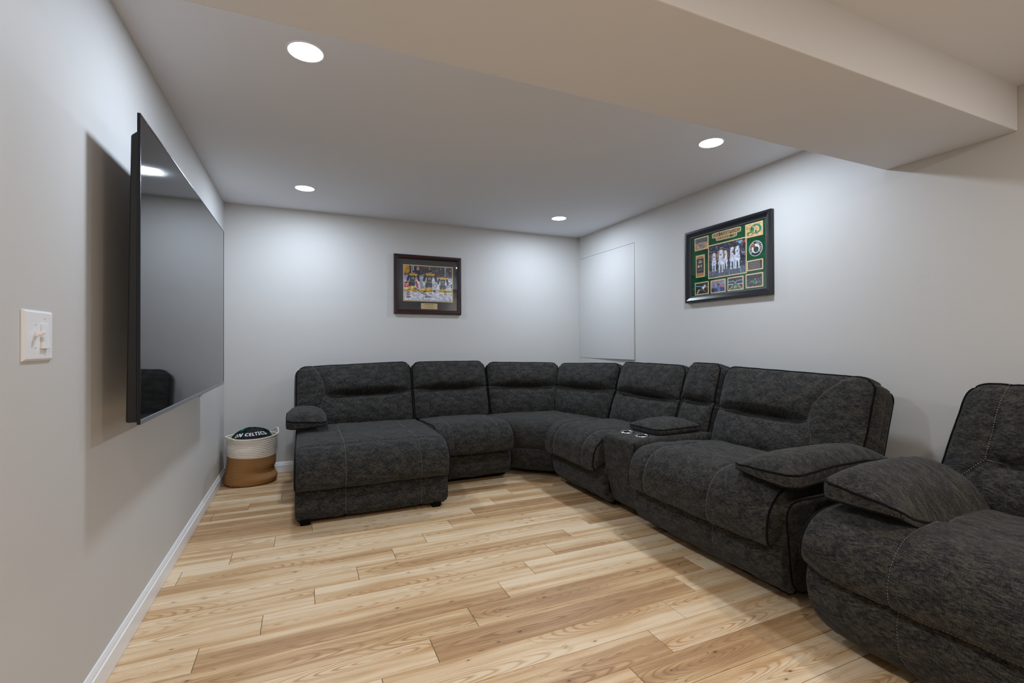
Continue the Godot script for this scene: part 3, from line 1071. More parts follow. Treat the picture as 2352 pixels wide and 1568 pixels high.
func basketball_display() -> void:
	var w := 0.814
	var h := 0.597
	var o := thing("picture_frame", "black framed green display of basketball photographs hung on the right wall", "picture", Vector3(W - 0.0005, 1.816, -2.7035))
	o.rotation_degrees.y = -90
	put("frame", moulding(w, h, [Vector2(0.0, 0.0), Vector2(0.0, 0.030), Vector2(0.003, 0.034), Vector2(0.018, 0.034), Vector2(0.040, 0.024), Vector2(0.045, 0.023), Vector2(0.047, 0.016), Vector2(0.052, 0.014), Vector2(0.052, 0.004)]), M.frame_black, o)
	# beaded lip inside the moulding
	var st := begin()
	for side in 4:
		var along_x := side < 2
		var len := (w if along_x else h) - 0.10
		var n := int(len / 0.006)
		for i in n:
			var t := -len / 2 + len * (i + 0.5) / n
			var c := Vector3(t, (h / 2 - 0.0495) * (1 if side == 0 else -1), 0.0165) if along_x else Vector3((w / 2 - 0.0495) * (1 if side == 2 else -1), t, 0.0165)
			box(st, c - Vector3(0.002, 0.002, 0.0025), c + Vector3(0.002, 0.002, 0.001))
	var beads := put("beading", done(st), M.tv_strip, o, "fine silver beading")
	beads.set_meta("kind", "stuff")
	put("backing", plate_box(0, 0, w - 0.02, h - 0.02, 0.0, 0.003), M.black_plastic, o)
	var suede := material(rgb8(18, 96, 58), 0.95, 0.0, 0.1)
	var nt := NoiseTexture2D.new()
	nt.width = 256
	nt.height = 256
	nt.seamless = true
	nt.noise = noise(41, 0.012, 3)
	var ramp := Gradient.new()
	ramp.set_color(0, Color(0.62, 0.62, 0.62))
	ramp.set_color(1, Color(1, 1, 1))
	nt.color_ramp = ramp
	suede.albedo_texture = nt
	suede.uv1_triplanar = true
	suede.uv1_scale = Vector3(2, 2, 2)
	put("mat_board", plate_box(0, 0, w - 0.10, h - 0.10, 0.003, 0.003), suede, o, "green suede mat board")
	var cream := material(rgb8(230, 204, 160), 0.7)
	# each print: u0, v0, u1, v1 in shares of the frame, and its picture
	var prints := [
		[0.282, 0.248, 0.731, 0.702, finish(team_photo(), 72)], [0.106, 0.106, 0.288, 0.283, finish(small_photo(0), 73)], [0.718, 0.102, 0.900, 0.274, finish(small_photo(1), 74)],
		[0.106, 0.726, 0.288, 0.900, finish(small_photo(2), 75)], [0.312, 0.727, 0.494, 0.902, finish(small_photo(3), 76)], [0.516, 0.725, 0.696, 0.900, finish(small_photo(4), 77)],
		[0.719, 0.720, 0.900, 0.893, finish(small_photo(5), 78)], [0.122, 0.350, 0.238, 0.657, card(1)], [0.736, 0.555, 0.900, 0.684, card(0)],
	]
	for k in prints.size():
		var q: Array = prints[k]
		var zz := 0.0052 if k == 0 else 0.006
		var cx: float = ((q[0] + q[2]) / 2 - 0.5) * w
		var cy: float = (0.5 - (q[1] + q[3]) / 2) * h
		var pw: float = (q[2] - q[0]) * w
		var ph: float = (q[3] - q[1]) * h
		var pm := put("photo_mount", plate_box(cx, cy, pw, ph, zz, 0.0025), cream, o)
		put("photo", print_board(cx, cy, pw - 0.017, ph - 0.017, zz + 0.0024, 0.0006), print_mat(q[4]), pm)
	# the two-step title plate: cream border, dark field, gilt letters
	var steps2 := [[0.334, 0.099, 0.671, 0.170, 0.006], [0.381, 0.150, 0.625, 0.213, 0.0052]]
	st = begin()
	for q in steps2:
		var d := Vector3((q[2] - q[0]) * w, (q[3] - q[1]) * h, 0.0022)
		slab(st, d, 0.0004, 0.012, 8, 6, 1, func(p: Vector3) -> Vector3: return Vector3((q[0] - 0.5) * w + p.x, (0.5 - q[3]) * h + p.y, q[4] + p.z), false)
	var title := put("title_plate", done(st), cream, o)
	st = begin()
	for q in steps2:
		var d := Vector3((q[2] - q[0]) * w - 0.014, (q[3] - q[1]) * h - 0.012, 0.0008)
		slab(st, d, 0.0002, 0.008, 8, 6, 1, func(p: Vector3) -> Vector3: return Vector3((q[0] - 0.5) * w + 0.007 + p.x, (0.5 - q[3]) * h + 0.006 + p.y, q[4] + 0.0021 + p.z), false)
	put("title_field", done(st), material(rgb8(62, 46, 34), 0.6), title)
	st = begin()
	for q in [["NBA CHAMPIONS", 0.348, 0.161, 0.657, 0.109, 0.0089], ["BANNER '18", 0.394, 0.204, 0.612, 0.1705, 0.0081]]:
		letters(q[0], (q[2] - q[4]) * h, (q[3] - q[1]) * w, 0.0010, func(p: Vector3) -> Vector3: return Vector3((q[1] - 0.5) * w + p.x, (0.5 - q[2]) * h + p.y, q[5] + p.z), st)
	put("lettering", done(st), material(rgb8(196, 160, 104), 0.5), title)
	# round club emblem: white die-cut disc, dark ring lettered round, a ball
	var ec := Vector3((0.827 - 0.5) * w, (0.5 - 0.421) * h, 0.006)
	st = begin()
	disc(st, ec, 0.056, 0.0025)
	var emblem := put("emblem", done(st), material(rgb8(238, 238, 236), 0.6), o)
	st = begin()
	ring(st, ec + Vector3(0, 0, 0.0026), 0.034, 0.052, 0.0005)
	put("emblem_ring", done(st), material(rgb8(24, 30, 28), 0.6), emblem)
	st = begin()
	var word := "BOSTON CELTICS"
	for i in word.length():
		if word[i] == " ":
			continue
		var a := deg_to_rad(215.0 - i * (250.0 / (word.length() - 1)))
		letters(word[i], 0.012, 0.0085, 0.0004, func(p: Vector3) -> Vector3:
			var q := Vector2(p.x - 0.0042, p.y + 0.0372)
			var t := a - PI / 2
			return ec + Vector3(q.x * cos(t) - q.y * sin(t), q.x * sin(t) + q.y * cos(t), 0.0032 + p.z), st)
	put("lettering", done(st), material(rgb8(236, 236, 232), 0.6), emblem)
	st = begin()
	disc(st, ec + Vector3(-0.016, 0.020, 0.0027), 0.0115, 0.0012)
	put("emblem_ball", done(st), material(rgb8(184, 52, 38), 0.6), emblem)
	st = begin()
	disc(st, ec + Vector3(0.003, -0.007, 0.0026), 0.021, 0.0006)
	put("emblem_centre", done(st), material(rgb8(26, 62, 42), 0.6), emblem)
	put("glass", plate_box(0, 0, w - 0.098, h - 0.098, 0.0115, 0.0015), M.glass, o)


func disc(st: SurfaceTool, c: Vector3, r: float, t: float, seg := 40) -> void:
	st.set_smooth_group(-1)
	for k in seg:
		var a := TAU * k / seg
		var b := TAU * (k + 1) / seg
		var p := c + Vector3(cos(a), sin(a), 0) * r
		var q := c + Vector3(cos(b), sin(b), 0) * r
		var z := Vector3(0, 0, t)
		for v in [c + z, q + z, p + z]:
			st.set_uv(Vector2.ZERO)
			st.add_vertex(v)
		quad(st, p, p + z, q + z, q)


func ring(st: SurfaceTool, c: Vector3, r0: float, r1: float, t: float, seg := 40) -> void:
	st.set_smooth_group(-1)
	for k in seg:
		var a := TAU * k / seg
		var b := TAU * (k + 1) / seg
		var da := Vector3(cos(a), sin(a), 0)
		var db := Vector3(cos(b), sin(b), 0)
		var z := Vector3(0, 0, t)
		quad(st, c + da * r0 + z, c + db * r0 + z, c + db * r1 + z, c + da * r1 + z)
		quad(st, c + da * r1, c + da * r1 + z, c + db * r1 + z, c + db * r1)
		quad(st, c + da * r0, c + db * r0, c + db * r0 + z, c + da * r0 + z)


# ==================================================================== access panel
func access_panel() -> void:
	var z0 := -4.8455
	var z1 := -3.8255
	var y0 := 1.0150
	var y1 := 2.1790
	var o := thing("access_panel", "flush painted access panel with thin gaps round it in the right wall", "panel", Vector3(W, 0, 0))
	var st := begin()
	var d := Vector3(z1 - z0, y1 - y0, 0.016)
	# the lower near corner stands a little proud of the wall
	slab(st, d, 0.0008, 0.0, 8, 8, 1, func(p: Vector3) -> Vector3:
		var out := 0.015 * smoothstep(0.0, 1.0, p.x / d.x) * pow(1.0 - p.y / d.y, 1.3)
		return Vector3(0.016 - p.z - out - 0.0003, y0 + p.y, z0 + p.x), false)
	put("board", done(st), M.wall, o)
	# battens that hold it off the back of the opening
	for z in [z0 + 0.1, z1 - 0.14]:
		put("batten", box_mesh(Vector3(0.0155, y0 + 0.05, z), Vector3(0.030, y1 - 0.05, z + 0.04)), M.subfloor, o)


# ==================================================================== basket
const BX := 0.226
const BZ := -4.655


func basket_point(a: float, y: float, bump: float) -> Vector3:
	var t := y / 0.385
	var rx := lerpf(0.196, 0.182, smoothstep(0.0, 0.6, t)) + 0.012 * smoothstep(0.55, 1.0, t)
	var rz := lerpf(0.190, 0.176, smoothstep(0.0, 0.6, t))
	if t < 0.06:
		rx -= 0.016 * (1.0 - t / 0.06)
		rz -= 0.016 * (1.0 - t / 0.06)
	# slumped folds: a roll low on the near right side and a dent above it
	var side := maxf(0.0, cos(a - 0.55))
	side = side * side
	rx += side * (0.012 * exp(-pow((y - 0.055) / 0.022, 2.0)) - 0.026 * exp(-pow((y - 0.115) / 0.035, 2.0)))
	rz += side * (0.012 * exp(-pow((y - 0.055) / 0.022, 2.0)) - 0.026 * exp(-pow((y - 0.115) / 0.035, 2.0)))
	var left := maxf(0.0, cos(a - 2.4))
	rx -= 0.016 * left * left * exp(-pow((y - 0.34) / 0.03, 2.0))
	rz -= 0.016 * left * left * exp(-pow((y - 0.34) / 0.03, 2.0))
	var sag := side * 0.016 * sin(clampf(t, 0.0, 1.0) * PI)
	var wob := 0.004 * sin(a * 3.0 + y * 9.0)
	return Vector3(BX + (rx + bump + wob) * cos(a) + 0.010 * t, y - sag + 0.008 * t * cos(a) * cos(a), BZ + (rz + bump + wob) * sin(a))


func basket() -> void:
	var o := thing("rope_basket", "slouching coiled rope basket, white above and tan below, standing in the far left corner", "basket", Vector3(BX, 0, BZ))
	var rows := 28
	var pitch := 0.385 / rows
	var seg := 72
	for part in 2:
		var st := begin()
		st.set_smooth_group(0)
		var r0 := 0 if part == 0 else 17
		var r1 := 17 if part == 0 else rows
		var prev: PackedVector3Array = []
		for i in range(r0 * 5, r1 * 5 + 1):
			var y := i * pitch / 5.0
			var ph := fmod(i, 5.0) / 5.0
			var bump := 0.0045 * sin(PI * ph)
			var row := PackedVector3Array()
			for k in seg + 1:
				row.append(basket_point(TAU * k / seg, y + 0.002, bump) - o.position)
			if prev.size():
				for k in seg:
					quad(st, prev[k], prev[k + 1], row[k + 1], row[k], Vector2(k * 0.02, i * 0.003), Vector2(k * 0.02 + 0.02, i * 0.003), Vector2(k * 0.02 + 0.02, i * 0.003 + 0.003), Vector2(k * 0.02, i * 0.003 + 0.003))
			prev = row
		put("lower_coils" if part == 0 else "upper_coils", done(st), M.rope_tan if part == 0 else M.rope_white, o, "tan coiled rope" if part == 0 else "white coiled rope")
	# rolled rim
	var st := begin()
	var loop := PackedVector3Array()
	for k in 64:
		loop.append(basket_point(TAU * k / 64, 0.387, 0.0) - o.position)
	tube(st, loop, 0.006, 8, true)
	put("rim", done(st), M.rope_white, o)
	# inner wall and base
	st = begin()
	st.set_smooth_group(0)
	for k in 72:
		var a := TAU * k / 72
		var b := TAU * (k + 1) / 72
		for j in 16:
			var q := [0.004 + 0.3805 * j / 16.0, 0.004 + 0.3805 * (j + 1) / 16.0]
			quad(st, basket_point(a, q[0], -0.010) - o.position, basket_point(a, q[1], -0.010) - o.position, basket_point(b, q[1], -0.010) - o.position, basket_point(b, q[0], -0.010) - o.position)
		for v in [Vector3(0, 0.004, 0), basket_point(b, 0.004, -0.006) - o.position, basket_point(a, 0.004, -0.006) - o.position]:
			st.set_uv(Vector2.ZERO)
			st.add_vertex(v)
	put("lining", done(st), M.rope_white, o)
	# two rope handles at the rim
	for q in [[-0.42, 0.046], [2.55, 0.016]]:
		st = begin()
		var pts := PackedVector3Array()
		for i in 25:
			var t := i / 24.0
			var a: float = q[0] + lerpf(-0.42, 0.42, t)
			pts.append(basket_point(a, 0.385, 0.006) + Vector3(0.006 * cos(q[0]), q[1] * pow(maxf(sin(PI * t), 0.0), 0.7), 0) - o.position)
		tube(st, pts, 0.0055, 8)
		put("handle", done(st), M.rope_white, o)
	blanket()


const BLC := Vector3(0.236, 0.345, -4.650)
const BLR := Vector3(0.166, 0.118, 0.145)


func mound(a: float, b: float, lift := 0.0) -> Vector3:
	var d := Vector3(cos(a) * cos(b), sin(b), sin(a) * cos(b))
	var k := 1.0 + 0.05 * sin(a * 3.0 + 1.0) * cos(b) + 0.04 * sin(a * 5.0 - b * 4.0)
	return BLC + d * BLR * k + d * lift


func blanket() -> void:
	var o := thing("blanket", "folded dark plaid blanket with white lettering stuffed in the rope basket", "blanket", Vector3(BX, 0.2, BZ))
	var st := begin()
	st.set_smooth_group(0)
	var na := 56
	var nb := 20
	for i in na:
		for j in nb:
			var p := [Vector2(i, j), Vector2(i + 1, j), Vector2(i + 1, j + 1), Vector2(i, j + 1)]
			var v := []
			var uv := []
			for q in p:
				var a: float = TAU * q.x / na
				var b: float = lerpf(-0.5, PI / 2, q.y / nb)
				v.append(mound(a, b) - o.position)
				uv.append(Vector2(v[-1].x * 7.0, v[-1].z * 7.0 + v[-1].y * 3.0))
			quad(st, v[0], v[1], v[2], v[3], uv[0], uv[1], uv[2], uv[3])
	var im := Image.create(128, 128, false, Image.FORMAT_RGB8)
	im.fill(rgb8(20, 20, 24))
	for k in 2:
		im.fill_rect(Rect2i(0, k * 64, 128, 22), rgb8(16, 48, 34))
	for k in 2:
		for y in 128:
			var inside := y % 64 < 22
			im.fill_rect(Rect2i(k * 64, y, 22, 1), rgb8(24, 130, 82) if inside else rgb8(16, 48, 34))
	var m := material(Color(1, 1, 1), 0.95, 0.0, 0.2)
	m.albedo_texture = ImageTexture.create_from_image(im)
	# the lettered band is plain black: the plaid shows on the left and far sides
	put("cloth", done(st), m, o)
	st = begin()
	var band := func(s: float, t: float, lift: float) -> Vector3:
		# s along the band 0..1 left to right, t up it
		var a := lerpf(2.50, 0.62, s)
		var b := lerpf(0.40, 0.66, t) + 0.16 * sin(PI * clampf(s * 0.9, 0.0, 1.0)) + 0.10 * s
		return mound(a, b, lift) - o.position
	st.set_smooth_group(0)
	for i in 40:
		for j in 8:
			var s0 := i / 40.0 * 1.16 - 0.02
			var s1 := (i + 1) / 40.0 * 1.16 - 0.02
			var top0 := lerpf(1.15, 3.0, smoothstep(0.22, 0.46, s0))
			var top1 := lerpf(1.15, 3.0, smoothstep(0.22, 0.46, s1))
			var t0 := lerpf(-1.8, top0, j / 8.0)
			var t1 := lerpf(-1.8, top0, (j + 1) / 8.0)
			var t2 := lerpf(-1.8, top1, j / 8.0)
			var t3 := lerpf(-1.8, top1, (j + 1) / 8.0)
			quad(st, band.call(s0, t0, 0.002), band.call(s0, t1, 0.002), band.call(s1, t3, 0.002), band.call(s1, t2, 0.002))
	var bd := put("lettered_band", done(st), material(rgb8(16, 15, 20), 0.9), o, "black band with white lettering")
	st = begin()
	letters("ON CELTICS", 1.0, 1.0, 1.0, func(p: Vector3) -> Vector3: return band.call(p.x, p.y, 0.0025 + 0.001 * p.z), st)
	put("lettering", done(st), material(rgb8(232, 232, 236), 0.8), bd)


# ==================================================================== upholstery
# A frame: origin, direction along the width (u) and direction away from the wall (f).
func at(fr: Dictionary, u: float, f: float, y: float) -> Vector3:
	return fr.o + fr.u * u + fr.f * f + Vector3.UP * y


# The boundary of a slab's outer (n = d.z) or inner (n = 0) face, as parameters.
func rim_loop(d: Vector3, r: float, R: float, outer: bool, step := 0.02) -> PackedVector3Array:
	var out := PackedVector3Array()
	var c := [Vector2(0, 0), Vector2(d.x, 0), Vector2(d.x, d.y), Vector2(0, d.y)]
	for k in 4:
		var a: Vector2 = c[k]
		var b: Vector2 = c[(k + 1) % 4]
		var n := maxi(4, int(a.distance_to(b) / step))
		for i in n:
			var p := a.lerp(b, float(i) / n)
			out.append(rounded(Vector3(p.x, p.y, d.z if outer else 0.0), d, r, R))
	return out


func mapped(pts: PackedVector3Array, m: Callable) -> PackedVector3Array:
	var out := PackedVector3Array()
	for p in pts:
		out.append(m.call(p))
	return out


func part(root: Node3D, called: String, mesh: Mesh, mat: Material, label := "") -> MeshInstance3D:
	var o := put(called, mesh, mat, root, label)
	o.position = -root.position
	return o


func piping(p: MeshInstance3D, pts: PackedVector3Array, rad := 0.0055, closed := true, mat: Material = M.piping, called := "piping") -> void:
	var st := begin()
	tube(st, pts, rad, 6, closed)
	put(called, done(st), mat, p)


func stitching(p: MeshInstance3D, lines: Array, step := 0.0105, rad := 0.0013, mat: Material = M.thread) -> void:
	for l in lines:
		var st := begin()
		stitches(st, l, step, rad)
		put("stitching", done(st), mat, p)


# A cushion swept along a profile of (f, y) points from the back over the front edge.
# o: puff, groove (list of [u share, from, to along s]), cross (list of [s from the front end, depth]), R, r
func swept_pad(root: Node3D, called: String, fr: Dictionary, u0: float, u1: float, prof: Array, T: float, o: Dictionary, label := "") -> MeshInstance3D:
	var pts := spline(prof, 10)
	var acc := PackedFloat32Array([0.0])
	for i in range(1, pts.size()):
		acc.append(acc[-1] + (pts[i] as Vector2).distance_to(pts[i - 1]))
	var L := acc[-1]
	var w := absf(u1 - u0)
	var d := Vector3(w, L, T)
	var r: float = o.get("r", 0.028)
	var R: float = o.get("R", 0.05)
	var puff: float = o.get("puff", 0.02)
	var grooves: Array = o.get("groove", [])
	var cross: Array = o.get("cross", [])
	var seed_off: float = u0 * 3.7 + prof[0].x
	var lump: float = o.get("lump", 0.006)
	var taper: float = o.get("taper", 0.0)
	var rise: float = o.get("rise", 0.0)
	var rise_all: float = o.get("rise_all", 0.0)
	var at_s := func(s: float) -> Array:
		var i := clampi(acc.bsearch(clampf(s, 0.0, L)), 1, pts.size() - 1)
		var a: Vector2 = pts[i - 1]
		var b: Vector2 = pts[i]
		var t := clampf((s - acc[i - 1]) / maxf(acc[i] - acc[i - 1], 1e-6), 0.0, 1.0)
		var pa: Vector2 = pts[maxi(i - 2, 0)]
		var pb: Vector2 = pts[mini(i + 1, pts.size() - 1)]
		var tan := (pb - pa).normalized()
		return [a.lerp(b, t), Vector2(-tan.y, tan.x)]
	var m := func(p: Vector3) -> Vector3:
		var q: Array = at_s.call(p.y)
		var k := p.z / T
		var x := absf(2.0 * p.x / w - 1.0)
		var g := puff * (1.0 - pow(x, 5.0)) * (1.0 - pow(absf(2.0 * p.y / L - 1.0), 6.0))
		for gr in grooves:
			if p.y > gr[1] - 0.02 and p.y < gr[2] + 0.02:
				g -= 0.009 * exp(-pow((p.x - gr[0] * w) / 0.012, 2.0))
		for c in cross:
			g -= c[1] * exp(-pow((p.y - (L - c[0])) / c[2], 2.0)) * (1.0 - pow(x, 8.0))
		g += lump * wrinkle.get_noise_2d(p.x * 5.0 + seed_off, p.y * 4.0) + 0.3 * lump * wrinkle.get_noise_2d(p.x * 19.0 + seed_off, p.y * 9.0 + 4.0)
		var n := p.z - T + g * k
		var pos: Vector2 = q[0] + q[1] * n
		var px := p.x - taper * (2.0 * p.x / w - 1.0) * pow(p.y / L, 3.0)
		var lift := rise * pow(x, 5.0) * pow(p.y / L, 4.0) + rise_all * pow(x, 5.0) * (1.0 - p.y / L)
		return at(fr, u0 + px * signf(u1 - u0), pos.x, pos.y + lift)
	var st := begin()
	var more_u := []
	for gr in grooves:
		for q in [-0.022, -0.012, -0.006, 0.0, 0.006, 0.012, 0.022]:
			more_u.append(gr[0] * w + q)
	var more_v := []
	for c in cross:
		if c[2] < 0.02:
			for q in [-0.02, -0.01, -0.005, 0.0, 0.005, 0.01, 0.02]:
				more_v.append(L - c[0] + q)
	slab(st, d, r, R, maxi(6, int(w / o.get("res", 0.03))), maxi(6, int(L / o.get("res", 0.03))), 2, m, true, 1.0, more_u, more_v)
	var out := part(root, called, done(st), M.fabric, label)
	if o.get("pipe", true):
		piping(out, mapped(rim_loop(d, r, R, true), m), o.get("pipe_rad", 0.0055))
	var lines := []
	for gr in grooves:
		for off in ([0.006] if not o.get("twin", false) else [-0.006, 0.006]):
			var l := PackedVector3Array()
			for i in 81:
				l.append(m.call(Vector3(gr[0] * w + off, lerpf(gr[1], gr[2], i / 80.0), T + 0.0014)))
			lines.append(l)
	if o.get("edge_stitch", false):
		var l := PackedVector3Array()
		for i in 81:
			l.append(m.call(Vector3(lerpf(0.05, w - 0.05, i / 80.0), L - r - 0.004, T + 0.0006)))
		stitching(out, [l], 0.0105, 0.0010, M.thread_dim)
	for c in cross:
		if c.size() > 3:
			var l := PackedVector3Array()
			for i in 61:
				l.append(m.call(Vector3(lerpf(0.03, w - 0.03, i / 60.0), L - c[0], T + 0.001)))
			piping(out, l, 0.0022, false, M.welt, "seam_welt")
	if lines.size():
		stitching(out, lines, 0.0105, o.get("thread", 0.0014))
	return out


# A pillow back spanned by four corners (as u, f, y): lower left, lower right, upper left, upper right.
func back_pad(root: Node3D, fr: Dictionary, bl: Vector3, br: Vector3, tl: Vector3, tr: Vector3, T: float, o: Dictionary, label := "") -> MeshInstance3D:
	var A := at(fr, bl.x, bl.y, bl.z)
	var B := at(fr, br.x, br.y, br.z)
	var C := at(fr, tl.x, tl.y, tl.z)
	var D := at(fr, tr.x, tr.y, tr.z)
	var w := (A.distance_to(B) + C.distance_to(D)) * 0.5
	var L := (A.distance_to(C) + B.distance_to(D)) * 0.5
	var nrm := (B - A + D - C).cross(C - A + D - B).normalized()
	var toward := Vector3(1.0, 0.2, -1.0) - (A + D) * 0.5
	toward.y = 0
	if nrm.dot(toward) < 0:
		nrm = -nrm
	var d := Vector3(w, L, T)
	var r: float = o.get("r", 0.035)
	var R: float = o.get("R", 0.085)
	var vc: float = o.get("crease", 0.5) * L
	var up_puff: float = o.get("upper", 0.064)
	var low_puff: float = o.get("lower", 0.060)
	var ca: float = o.get("c0", 0.0)          # crease runs between these shares of the width
	var cb: float = o.get("c1", 1.0)
	var pinch: float = o.get("pinch", 0.045)
	var seam: Array = o.get("seam", [])       # [side (-1 left, 1 right), top share, mid share, foot share]
	var so := A.x * 2.3 + A.z * 1.7
	var folds: float = o.get("folds", 0.0)
	var fold_at: float = o.get("fold_at", 0.35)
	var seam_u := func(v: float) -> float:
		if seam.is_empty():
			return -10.0
		if v > vc:
			var t := (v - vc) / (L - vc)
			return lerpf(seam[2], seam[1], t * t) * w
		return lerpf(seam[2], seam[3], clampf((vc - v) / (0.16 * L), 0.0, 1.0)) * w
	var m := func(p: Vector3) -> Vector3:
		var x := p.x / w
		var y := p.y / L
		var base := A.lerp(B, x).lerp(C.lerp(D, x), y)
		var k := p.z / T
		var e := 1.0 - pow(absf(2.0 * x - 1.0), 5.0)
		var g := 0.0
		var mid := clampf((x - ca) / maxf(cb - ca, 0.01), 0.0, 1.0)
		var within := smoothstep(0.04, 0.36, mid) * smoothstep(0.04, 0.36, 1.0 - mid)
		if p.y > vc:
			var t := (p.y - vc) / (L - vc)
			g = up_puff * pow(maxf(sin(PI * pow(t, 0.55)), 0.0), 0.8)
		else:
			var t := p.y / vc
			g = low_puff * pow(maxf(sin(PI * pow(maxf(t, 0.0), 0.85)), 0.0), 0.8)
		# outside the crease the pillow runs on without a valley
		var plain := 0.8 * maxf(up_puff, low_puff) * (1.0 - pow(absf(2.0 * y - 1.0), 4.0))
		var has := 1.0
		if not seam.is_empty():
			var su: float = seam_u.call(p.y)
			var dd: float = (p.x - su) * -seam[0]
			has = smoothstep(-0.02, 0.07, dd)
			g = lerpf(plain, g, has)
			g -= 0.012 * exp(-pow((p.x - su) / 0.014, 2.0))
		g *= e
		g -= pinch * within * has * exp(-pow((p.y - vc) / 0.022, 2.0))
		g -= 0.010 * has * exp(-pow((p.y - vc) / 0.012, 2.0))
		if folds > 0.0:
			g += folds * sin(x * 34.0 + y * 13.0) * exp(-pow((x - fold_at) / 0.14, 2.0)) * exp(-pow((y - 0.25) / 0.16, 2.0))
		g += 0.007 * wrinkle.get_noise_2d(p.x * 5.0 + so, p.y * 5.0) + 0.003 * wrinkle.get_noise_2d(p.x * 16.0 + so, p.y * 12.0 + 3.0)
		var swell := 0.011 * (1.0 - pow(absf(2.0 * y - 1.0), 4.0)) * signf(x - 0.5) * smoothstep(0.42, 0.5, absf(x - 0.5)) * sin(PI * clampf(k, 0.0, 1.0))
		return base + (B - A).normalized() * swell + nrm * (p.z - T + g * k)
	var st := begin()
	slab(st, d, r, R, maxi(8, int(w / 0.014)), maxi(8, int(L / 0.011)), 2, m)
	var out := part(root, "backrest", done(st), M.fabric, label)
	piping(out, mapped(rim_loop(d, r, R, true), m))
	# welt along the crease
	var welt := PackedVector3Array()
	var c_from := ca * w
	var c_to := cb * w
	for i in 61:
		welt.append(m.call(Vector3(clampf(lerpf(c_from, c_to, i / 60.0), 0.004, w - 0.004), vc - 0.004, T + 0.0015)))
	piping(out, welt, 0.0035, false, M.welt, "seam_welt")
	if not seam.is_empty():
		var l := PackedVector3Array()
		for i in 81:
			var v := lerpf(L - 0.01, 0.18 * L, i / 80.0)
			l.append(m.call(Vector3(seam_u.call(v) + 0.005 * seam[0], v, T + 0.002)))
		stitching(out, [l])
	if true:
		var S: float = o.get("shell", 0.06)
		var ds := Vector3(w * 0.985, L, S)
		var ms := func(p: Vector3) -> Vector3:
			var x: float = 0.5 + (p.x / w - 0.4925) * o.get("shell_wide", 1.03)
			var y := p.y / L
			return A.lerp(B, x).lerp(C.lerp(D, x), y) - Vector3.UP * 0.012 + nrm * (p.z - T - S + 0.012)
		st = begin()
		slab(st, ds, 0.03, R, 8, 8, 2, ms)
		var sh := part(root, "back_shell", done(st), M.fabric)
		piping(sh, mapped(rim_loop(ds, 0.03, R, false), ms))
	return out


# A boxed pillow arm: u across, f along, thickness up with a domed top.
func arm_pad(root: Node3D, fr: Dictionary, u0: float, u1: float, f0: float, f1: float, y0: float, T: float, dome: float, label := "", back_lift := 0.0, inner := Vector2(0.02, 0.02)) -> void:
	var w := absf(u1 - u0)
	var L := f1 - f0
	var d := Vector3(w, L, T)
	var R := 0.055
	var r := 0.016
	var m := func(p: Vector3) -> Vector3:
		var x := absf(2.0 * p.x / w - 1.0)
		var y := p.y / L
		var k := p.z / T
		var g := dome * (1.0 - pow(x, 3.2)) * (1.0 - pow(absf(2.0 * y - 1.0), 6.0)) * k
		g += 0.004 * k * wrinkle.get_noise_2d(p.x * 8.0 + u0, p.y * 6.0)
		var arch := 0.020 * sin(PI * clampf(y, 0.0, 1.0)) + back_lift * (1.0 - y)
		var flare := 1.0 + 0.04 * sin(PI * y)
		return at(fr, (u0 + u1) * 0.5 + (p.x - w * 0.5) * flare * signf(u1 - u0), f0 + p.y, y0 + arch + p.z * (1.0 - 0.72 * pow(p.x / w, 1.6)) + lerpf(inner.x, inner.y, pow(y, 5.0)) * pow(p.x / w, 2.0) + g)
	var st := begin()
	slab(st, d, r, R, 16, 24, 3, m)
	var out := part(root, "armrest", done(st), M.fabric, label)
	piping(out, mapped(rim_loop(d, r, R, true), m))
	var low := mapped(rim_loop(d, r, R, false), m)
	st = begin()
	tube(st, low, 0.0045, 6, true)
	put("piping", done(st), M.piping, out)
	var l := PackedVector3Array()
	var c := [Vector2(0, 0), Vector2(w, 0), Vector2(w, L), Vector2(0, L)]
	for k in 4:
		for i in 24:
			var q: Vector2 = (c[k] as Vector2).lerp(c[(k + 1) % 4], i / 24.0)
			l.append(m.call(rounded(Vector3(q.x, q.y, r), d, r, R)))
	var mid: Vector3 = m.call(d * 0.5)
	for i in l.size():
		l[i] += Vector3(l[i].x - mid.x, 0, l[i].z - mid.z).normalized() * 0.001
	stitching(out, [l], 0.0105, 0.0010, M.thread_dim)
	# cross seam over the dome
	var cs := PackedVector3Array()
	for i in 31:
		cs.append(m.call(Vector3(lerpf(0.03, w - 0.03, i / 30.0), L * 0.36, T + 0.0004)))
	piping(out, cs, 0.0018, false, M.welt, "seam_welt")


func side_panel(root: Node3D, fr: Dictionary, u0: float, u1: float, f0: float, f1: float, y0: float, y1: float) -> void:
	var d := Vector3(f1 - f0, y1 - y0, absf(u1 - u0))
	var st := begin()
	var m := func(p: Vector3) -> Vector3:
		var y := p.y / d.y
		var lean := 0.05 * (1.0 - y) * p.x / d.x
		return at(fr, u0 + p.z * signf(u1 - u0), f0 + p.x - lean, y0 + p.y)
	slab(st, d, 0.018, 0.09, 10, 8, 2, m)
	var o := part(root, "side_panel", done(st), M.fabric)
	piping(o, mapped(rim_loop(d, 0.018, 0.09, true), m), 0.0045)
	piping(o, mapped(rim_loop(d, 0.018, 0.09, false), m), 0.0045)


func carcass(root: Node3D, fr: Dictionary, u0: float, u1: float, f0: float, f1: float, y0: float, y1: float) -> void:
	var st := begin()
	var d := Vector3(absf(u1 - u0), f1 - f0, y1 - y0)
	slab(st, d, 0.01, 0.0, 1, 1, 1, func(p: Vector3) -> Vector3: return at(fr, minf(u0, u1) + p.x, f0 + p.y, y0 + p.z), false)
	part(root, "frame", done(st), M.under)


